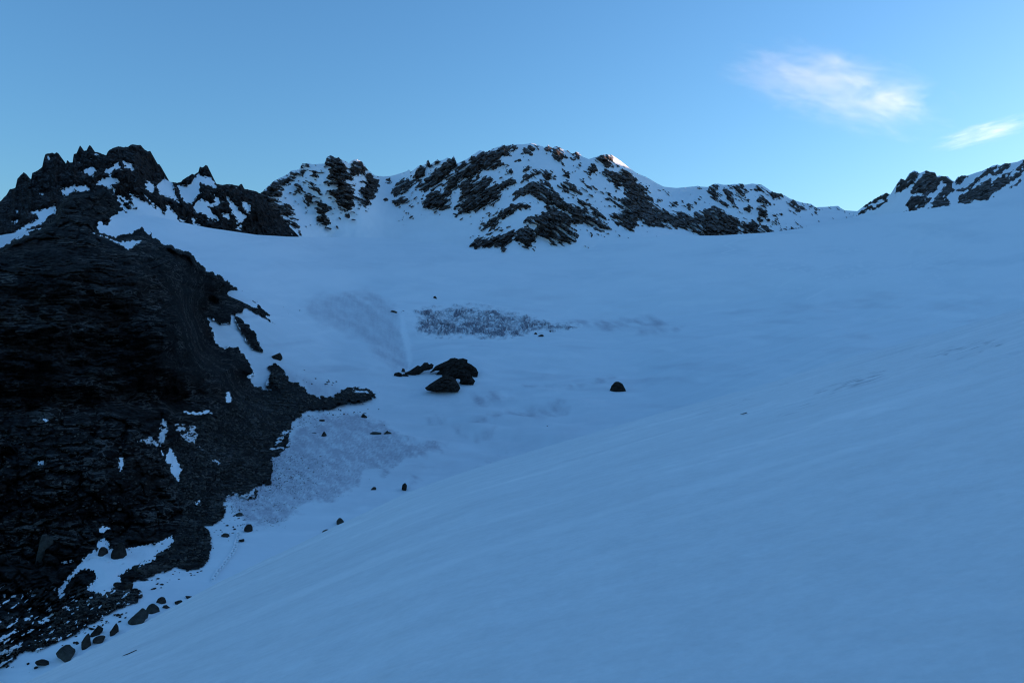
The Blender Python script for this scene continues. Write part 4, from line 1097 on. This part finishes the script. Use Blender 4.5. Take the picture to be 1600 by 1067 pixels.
def slab_mesh(name, outline, foot, thick, seed, parent=None, mat=None, lean=0.5):
    Yc = on_glacier(*foot)[1]
    gx, gy, Yf, Yb, keep = slab(outline, Yc, thick, seed, lean=lean)
    A, B = world_of(gx, gy, Yf), world_of(gx, gy, Yb)
    r, c = gx.shape
    idx = np.arange(r * c).reshape(r, c)
    q = np.stack([idx[:-1, :-1], idx[:-1, 1:], idx[1:, 1:], idx[1:, :-1]], -1).reshape(-1, 4)
    q = q[keep.ravel()[q].all(1)]
    e = np.concatenate([q[:, [0, 1]], q[:, [1, 2]], q[:, [2, 3]], q[:, [3, 0]]])
    key = np.sort(e, 1); _, inv, cnt = np.unique(key, axis=0, return_inverse=True, return_counts=True)
    rim = e[cnt[inv.ravel()] == 1]
    n = r * c
    side = np.stack([rim[:, 0], rim[:, 0] + n, rim[:, 1] + n, rim[:, 1]], 1)
    faces = np.concatenate([q, q[:, ::-1] + n, side])
    V = np.concatenate([A.reshape(-1, 3), B.reshape(-1, 3)])
    used = np.unique(faces); new = np.full(2 * n, -1); new[used] = np.arange(len(used))
    org = on_glacier(*foot)
    o = raw_mesh(name, V[used], new[faces], mat or M_OUT, origin=org if parent is None else parent.location)
    if parent is not None:
        o.location = (0, 0, 0); o.parent = parent
    return o


ZO = lambda p: Z(600, 470, p, 7.965)
o = slab_mesh("boulder", [(950.5, 618), (956, 603), (961, 597.5), (966, 596.5), (972, 600), (975.5, 606.5), (978.5, 613.5), (964, 616.5)], (964, 616), 3.0, 8.3, None, M_STONE, lean=0.4)
tag(o, "lone dark blocky boulder standing on the open snow right of the outcrop", "boulder")
root = bpy.data.objects.new("rock_outcrop", None); C.objects.link(root)
root.location = on_glacier(706, 612)
tag(root, "dark rock island of overlapping slabs rising from the middle of the basin", "outcrop")
slab_mesh("crown_slab", ZO([(580, 890), (640, 820), (720, 780), (800, 745), (830, 720), (880, 715), (930, 730), (985, 720), (1035, 738), (1030, 770), (1090, 800), (1140, 840), (1168, 890), (1155, 950), (1110, 955), (1080, 900), (1040, 850), (1000, 920), (900, 930), (800, 930), (720, 910), (625, 945), (640, 920), (700, 870), (720, 858), (640, 865)]), (700, 586), 6.0, 3.3, root)
slab_mesh("right_block", ZO([(720, 920), (750, 880), (860, 850), (980, 845), (1050, 865), (1080, 900), (1100, 960), (1130, 1000), (1105, 1050), (1020, 1045), (945, 1025), (955, 985), (940, 968), (900, 965), (880, 1000), (800, 990), (740, 960)]), (722, 601), 5.5, 5.3, root)
slab_mesh("left_block", ZO([(515, 1085), (560, 1050), (620, 1010), (700, 960), (760, 930), (850, 950), (900, 1000), (930, 1050), (945, 1090), (915, 1130), (850, 1128), (700, 1130), (600, 1120), (540, 1110)]), (690, 612), 6.0, 7.3, root)

root = bpy.data.objects.new("rock_outcrop", None); C.objects.link(root)
root.location = on_glacier(645, 587)
tag(root, "low dark strip of broken rock left of the rock island", "outcrop")
slab_mesh("spur", ZO([(262, 900), (330, 870), (390, 830), (420, 808), (450, 820), (480, 800), (500, 775), (540, 772), (560, 800), (590, 785), (612, 800), (600, 840), (560, 855), (500, 865), (440, 910), (390, 935), (320, 925), (270, 915)]), (645, 586), 3.0, 9.1, root)
slab_mesh("end_block", ZO([(125, 935), (135, 905), (180, 893), (215, 905), (220, 935), (180, 945)]), (621, 588), 2.0, 2.1, root)
slab_mesh("chip", ZO([(220, 930), (240, 912), (285, 920), (303, 938), (260, 948)]), (633, 588), 1.5, 4.1, root)
slab_mesh("tooth", ZO([(222, 880), (232, 845), (250, 850), (262, 885), (240, 892)]), (630, 582), 1.5, 6.1, root)

# ------------------------------------------------------------------ loose stones: one object each
GROUPS = [  # (where, how many, label, group, size range, material)
    ([(470, 640), (600, 610), (592, 640), (560, 652), (480, 662)], 26, "small dark stone on the snow round the tip of the scree tongue", "stones round the scree tongue", (1.8, 4.5)),
    ([(455, 565), (500, 590), (530, 605), (480, 608), (458, 595)], 10, "small dark stone on the snow above the scree tongue", "stones above the scree tongue", (1.8, 4)),
    ([(506, 592), (526, 597), (524, 602), (508, 602)], 9, "stone of the little heap on the dirty snow above the scree tongue", "heap of stones above the scree tongue", (2.5, 6)),
    ([(522, 648), (540, 650), (538, 656), (524, 660)], 8, "stone of the little heap on the dirty snow below the scree tongue", "heap of stones below the scree tongue", (2.5, 5.5)),
    ([(325, 822), (372, 800), (385, 815), (352, 850), (335, 860)], 30, "small dark stone on the snow beside the lower scree", "stones beside the lower scree", (2, 6)),
    ([(228, 890), (262, 885), (320, 890), (300, 902), (262, 915), (230, 925)], 34, "dark stone scattered on the snow below the scree strip", "stones below the scree strip", (2, 7)),
    ([(175, 955), (215, 940), (200, 965), (150, 985), (120, 1005), (95, 1010)], 26, "dark stone among the boulders along the crest of the snow slope", "stones along the slope crest", (2.5, 8)),
    ([(0, 1012), (60, 1015), (70, 1050), (40, 1055), (0, 1048)], 10, "small dark stone on the snow in the bottom left corner", "stones in the bottom left corner", (2, 7)),
    ([(440, 470), (475, 485), (470, 505), (450, 500), (425, 510)], 8, "small dark stone on the snow beside the upper buttress edge", "stones by the upper buttress edge", (1.8, 5)),
    ([(625, 488), (637, 489), (636, 498), (626, 497)], 7, "tiny dark stone at the head of the snow gully", "stones at the gully head", (1.5, 3.2)),
    ([(572, 680), (580, 682), (592, 686), (580, 684)], 3, "tiny stone below the two flat grey boulders", "stones below the grey boulders", (2, 4)),
    ([(470, 690), (560, 660), (600, 690), (540, 740), (440, 790), (420, 770)], 14, "speck of stone on the dirty ice", "specks on the dirty ice", (1.5, 2.6)),
]
PROTO = []
for k in range(6):
    v, f = stone_verts(2 if k < 4 else 3, np.random.default_rng(200 + k), 7, 0.12)
    me_o = raw_mesh("stone", v, f, M_STONE, link=False, smooth=False)
    PROTO.append(me_o)
rs = np.random.default_rng(21)
for poly, n, label, grp, (s0, s1) in GROUPS:
    P = np.array(poly, float); lo, hi = P.min(0), P.max(0)
    k = 0
    while k < n:
        q = lo + (hi - lo) * rs.random(2)
        if sdf(poly, np.array([[q[0]]]), np.array([[q[1]]]), 5)[0, 0] < 0:
            continue
        k += 1
        o = PROTO[rs.integers(6)].copy()
        o.name = "stone"
        C.objects.link(o)
        p = on_ground(*q)
        w = s0 + (s1 - s0) * rs.random() ** 2.2
        m = p[1] / F_PX * w / 2
        o.scale = (m, m * rs.uniform(0.7, 1.1), m * rs.uniform(0.4, 0.75))
        o.rotation_euler = (rs.normal() * 0.15, rs.normal() * 0.15, rs.uniform(0, 6.28))
        o.location = (p[0], p[1], p[2] + m * 0.15)
        tag(o, label, "stone", grp)

# scree: thousands of fragments, one mass
vv, ff, n0 = [], [], 0
rs = np.random.default_rng(33)
protos = [stone_verts(1, np.random.default_rng(300 + k), 5) for k in range(10)]
cand = []
for poly, n in ((SCREE, 5200), (SCREE2, 2000), ([(215, 888), (270, 875), (262, 890), (225, 905)], 260), ([(0, 640), (250, 660), (280, 780), (200, 840), (0, 850)], 700)):
    P = np.array(poly, float); lo, hi = P.min(0), P.max(0)
    q = lo + (hi - lo) * rs.random((n * 3, 2))
    ok = sdf(poly, q[:, :1], q[:, 1:], 5)[:, 0] > 0
    cand.append(q[ok][:n])
Q = np.concatenate(cand)
dq0, dq, snq = butt_field(Q[:, :1], Q[:, 1:])
ok = ((dq > 0) & (snq < 0))[:, 0]
Q = Q[ok]; dq0 = dq0[ok]
YQ = GW[2][np.clip(np.round((1130 - Q[:, 1]) / st).astype(int), 0, GW[2].shape[0] - 1), np.clip(np.round((Q[:, 0] + 260) / st).astype(int), 0, GW[2].shape[1] - 1)]
PQ = world_of(Q[:, 0], Q[:, 1], YQ)
for i in range(len(Q)):
    v, f = protos[rs.integers(10)]
    w = 1.4 + 5.0 * rs.random() ** 4
    m = YQ[i] / F_PX * w / 2
    a = rs.uniform(0, 6.28); c_, s_ = math.cos(a), math.sin(a)
    u = v * np.array([m * rs.uniform(.8, 1.3), m, m * rs.uniform(.5, .9)])
    u = np.stack([u[:, 0] * c_ - u[:, 1] * s_, u[:, 0] * s_ + u[:, 1] * c_, u[:, 2]], 1)
    vv.append(u + PQ[i] + np.array([0, -0.1, m * 0.15])); ff.append(f + n0); n0 += len(v)
M_SCREE = stone_material("scree", (.006, .005, .0045), (.16, .135, .115), 0.35)
o = raw_mesh("scree", np.concatenate(vv), np.concatenate(ff), M_SCREE, smooth=False)
tag(o, "dark tongue of loose rubble below the buttress", "scree", kind="stuff")

# gravel showing through the thin snow beside the scree
rs = np.random.default_rng(51)
lo, hi = np.array([345, 640]), np.array([640, 830])
q = lo + (hi - lo) * rs.random((14000, 2))
q[:, 0] = 345 + (q[:, 0] - 345) * rs.random(len(q)) ** 0.6
dq = sdf(DIRT1, q[:, 0], q[:, 1], 30) + 9 * fbm(q[:, 0] / 14, q[:, 1] / 9, 3.0, 3)
near = 1 - np.clip((q[:, 0] - (425 + (q[:, 1] < 690) * 30)) / 190, 0, 1)
q = q[(dq > -4) & (rs.random(len(q)) < 0.05 + 0.75 * near ** 2)]
bq0, bq, _ = butt_field(q[:, :1], q[:, 1:])
q = q[bq[:, 0] < 0]
yq = yB(q[:, 0], q[:, 1]); pq = world_of(q[:, 0], q[:, 1], yq)
vv, ff, n0 = [], [], 0
for i in range(len(q)):
    v, f = protos[rs.integers(10)]
    m = yq[i] / F_PX * (0.55 + 1.3 * rs.random() ** 5) / 2
    vv.append(v * np.array([m * 1.2, m, m * 0.6]) + pq[i]); ff.append(f + n0); n0 += len(v)
o = raw_mesh("gravel", np.concatenate(vv), np.concatenate(ff), M_SCREE, smooth=False)
tag(o, "thin scatter of gravel showing through the snow beside the scree", "gravel", kind="stuff")

# ------------------------------------------------------------------ wisps of cloud, lit by the low sun
def cloud(name, px, py, dist, w, h, tilt, density, seed, label, stretch):
    c = world_of(np.float64(px), np.float64(py), float(dist))
    m = dist / F_PX
    v, f = ICO[4]
    v = v.copy()
    sx, sz, sy = w * m / 2, h * m / 2, w * m * 0.22
    o = raw_mesh(name, v, f, None, smooth=True)
    o.data.materials.clear()
    o.location = c
    o.scale = (sx, sy, sz)
    o.rotation_euler = (0, -tilt, 0)
    mat = bpy.data.materials.new(name + " vapour")
    mat.use_nodes = True
    nt = mat.node_tree; nt.nodes.clear()
    N, L = nt.nodes.new, nt.links.new
    out = N("ShaderNodeOutputMaterial"); pv = N("ShaderNodeVolumePrincipled")
    pv.inputs['Color'].default_value = (1, 1, 1, 1); pv.inputs['Anisotropy'].default_value = 0.55
    L(pv.outputs[0], out.inputs['Volume'])
    t = N("ShaderNodeTexCoord")
    ln = N("ShaderNodeVectorMath"); ln.operation = 'LENGTH'; L(t.outputs['Object'], ln.inputs[0])
    fall = N("ShaderNodeMapRange"); fall.interpolation_type = 'SMOOTHSTEP'
    fall.inputs['From Min'].default_value = 1.0; fall.inputs['From Max'].default_value = 0.25
    wob = noise_node(nt, t.outputs['Object'], 2.6, 5, 0.65, 0.8)
    L(math_node(nt, 'ADD', ln.outputs['Value'], math_node(nt, 'MULTIPLY', math_node(nt, 'SUBTRACT', wob, 0.42), 1.7)), fall.inputs['Value'])
    mp = N("ShaderNodeMapping"); mp.inputs['Location'].default_value = (seed, seed * .7, 0)
    mp.inputs['Scale'].default_value = stretch; mp.inputs['Rotation'].default_value = (0, 0.5, 0)
    L(t.outputs['Object'], mp.inputs['Vector'])
    nz = noise_node(nt, mp.outputs[0], 1.2, 7, 0.68, 1.2)
    th = N("ShaderNodeMapRange"); th.inputs['From Min'].default_value = 0.40; th.inputs['From Max'].default_value = 0.72
    L(nz, th.inputs['Value'])
    dn = math_node(nt, 'MULTIPLY', math_node(nt, 'MULTIPLY', th.outputs[0], fall.outputs[0]), density)
    L(dn, pv.inputs['Density'])
    o.data.materials.append(mat)
    return tag(o, label, "cloud")


cloud("cloud", 1308, 138, 7000, 430, 140, -0.27, 0.0010, 3.0, "ragged pinkish wisp of cloud in the upper right sky", (2.4, 1.0, 3.6))
cloud("cloud", 1405, 160, 7000, 140, 80, -0.2, 0.0013, 8.0, "brighter pinkish knot of cloud at the right end of the ragged wisp", (1.5, 1.0, 2.4))
cloud("cloud", 1535, 208, 7000, 210, 42, 0.24, 0.0016, 5.0, "thin streak of cloud low at the right edge below the ragged wisp", (1.1, 1.0, 1.6))
cloud("cloud", 1210, 118, 7000, 230, 70, -0.1, 0.00045, 12.0, "faintest veil of cloud trailing off the left end of the ragged wisp", (2.0, 1.0, 3.0))
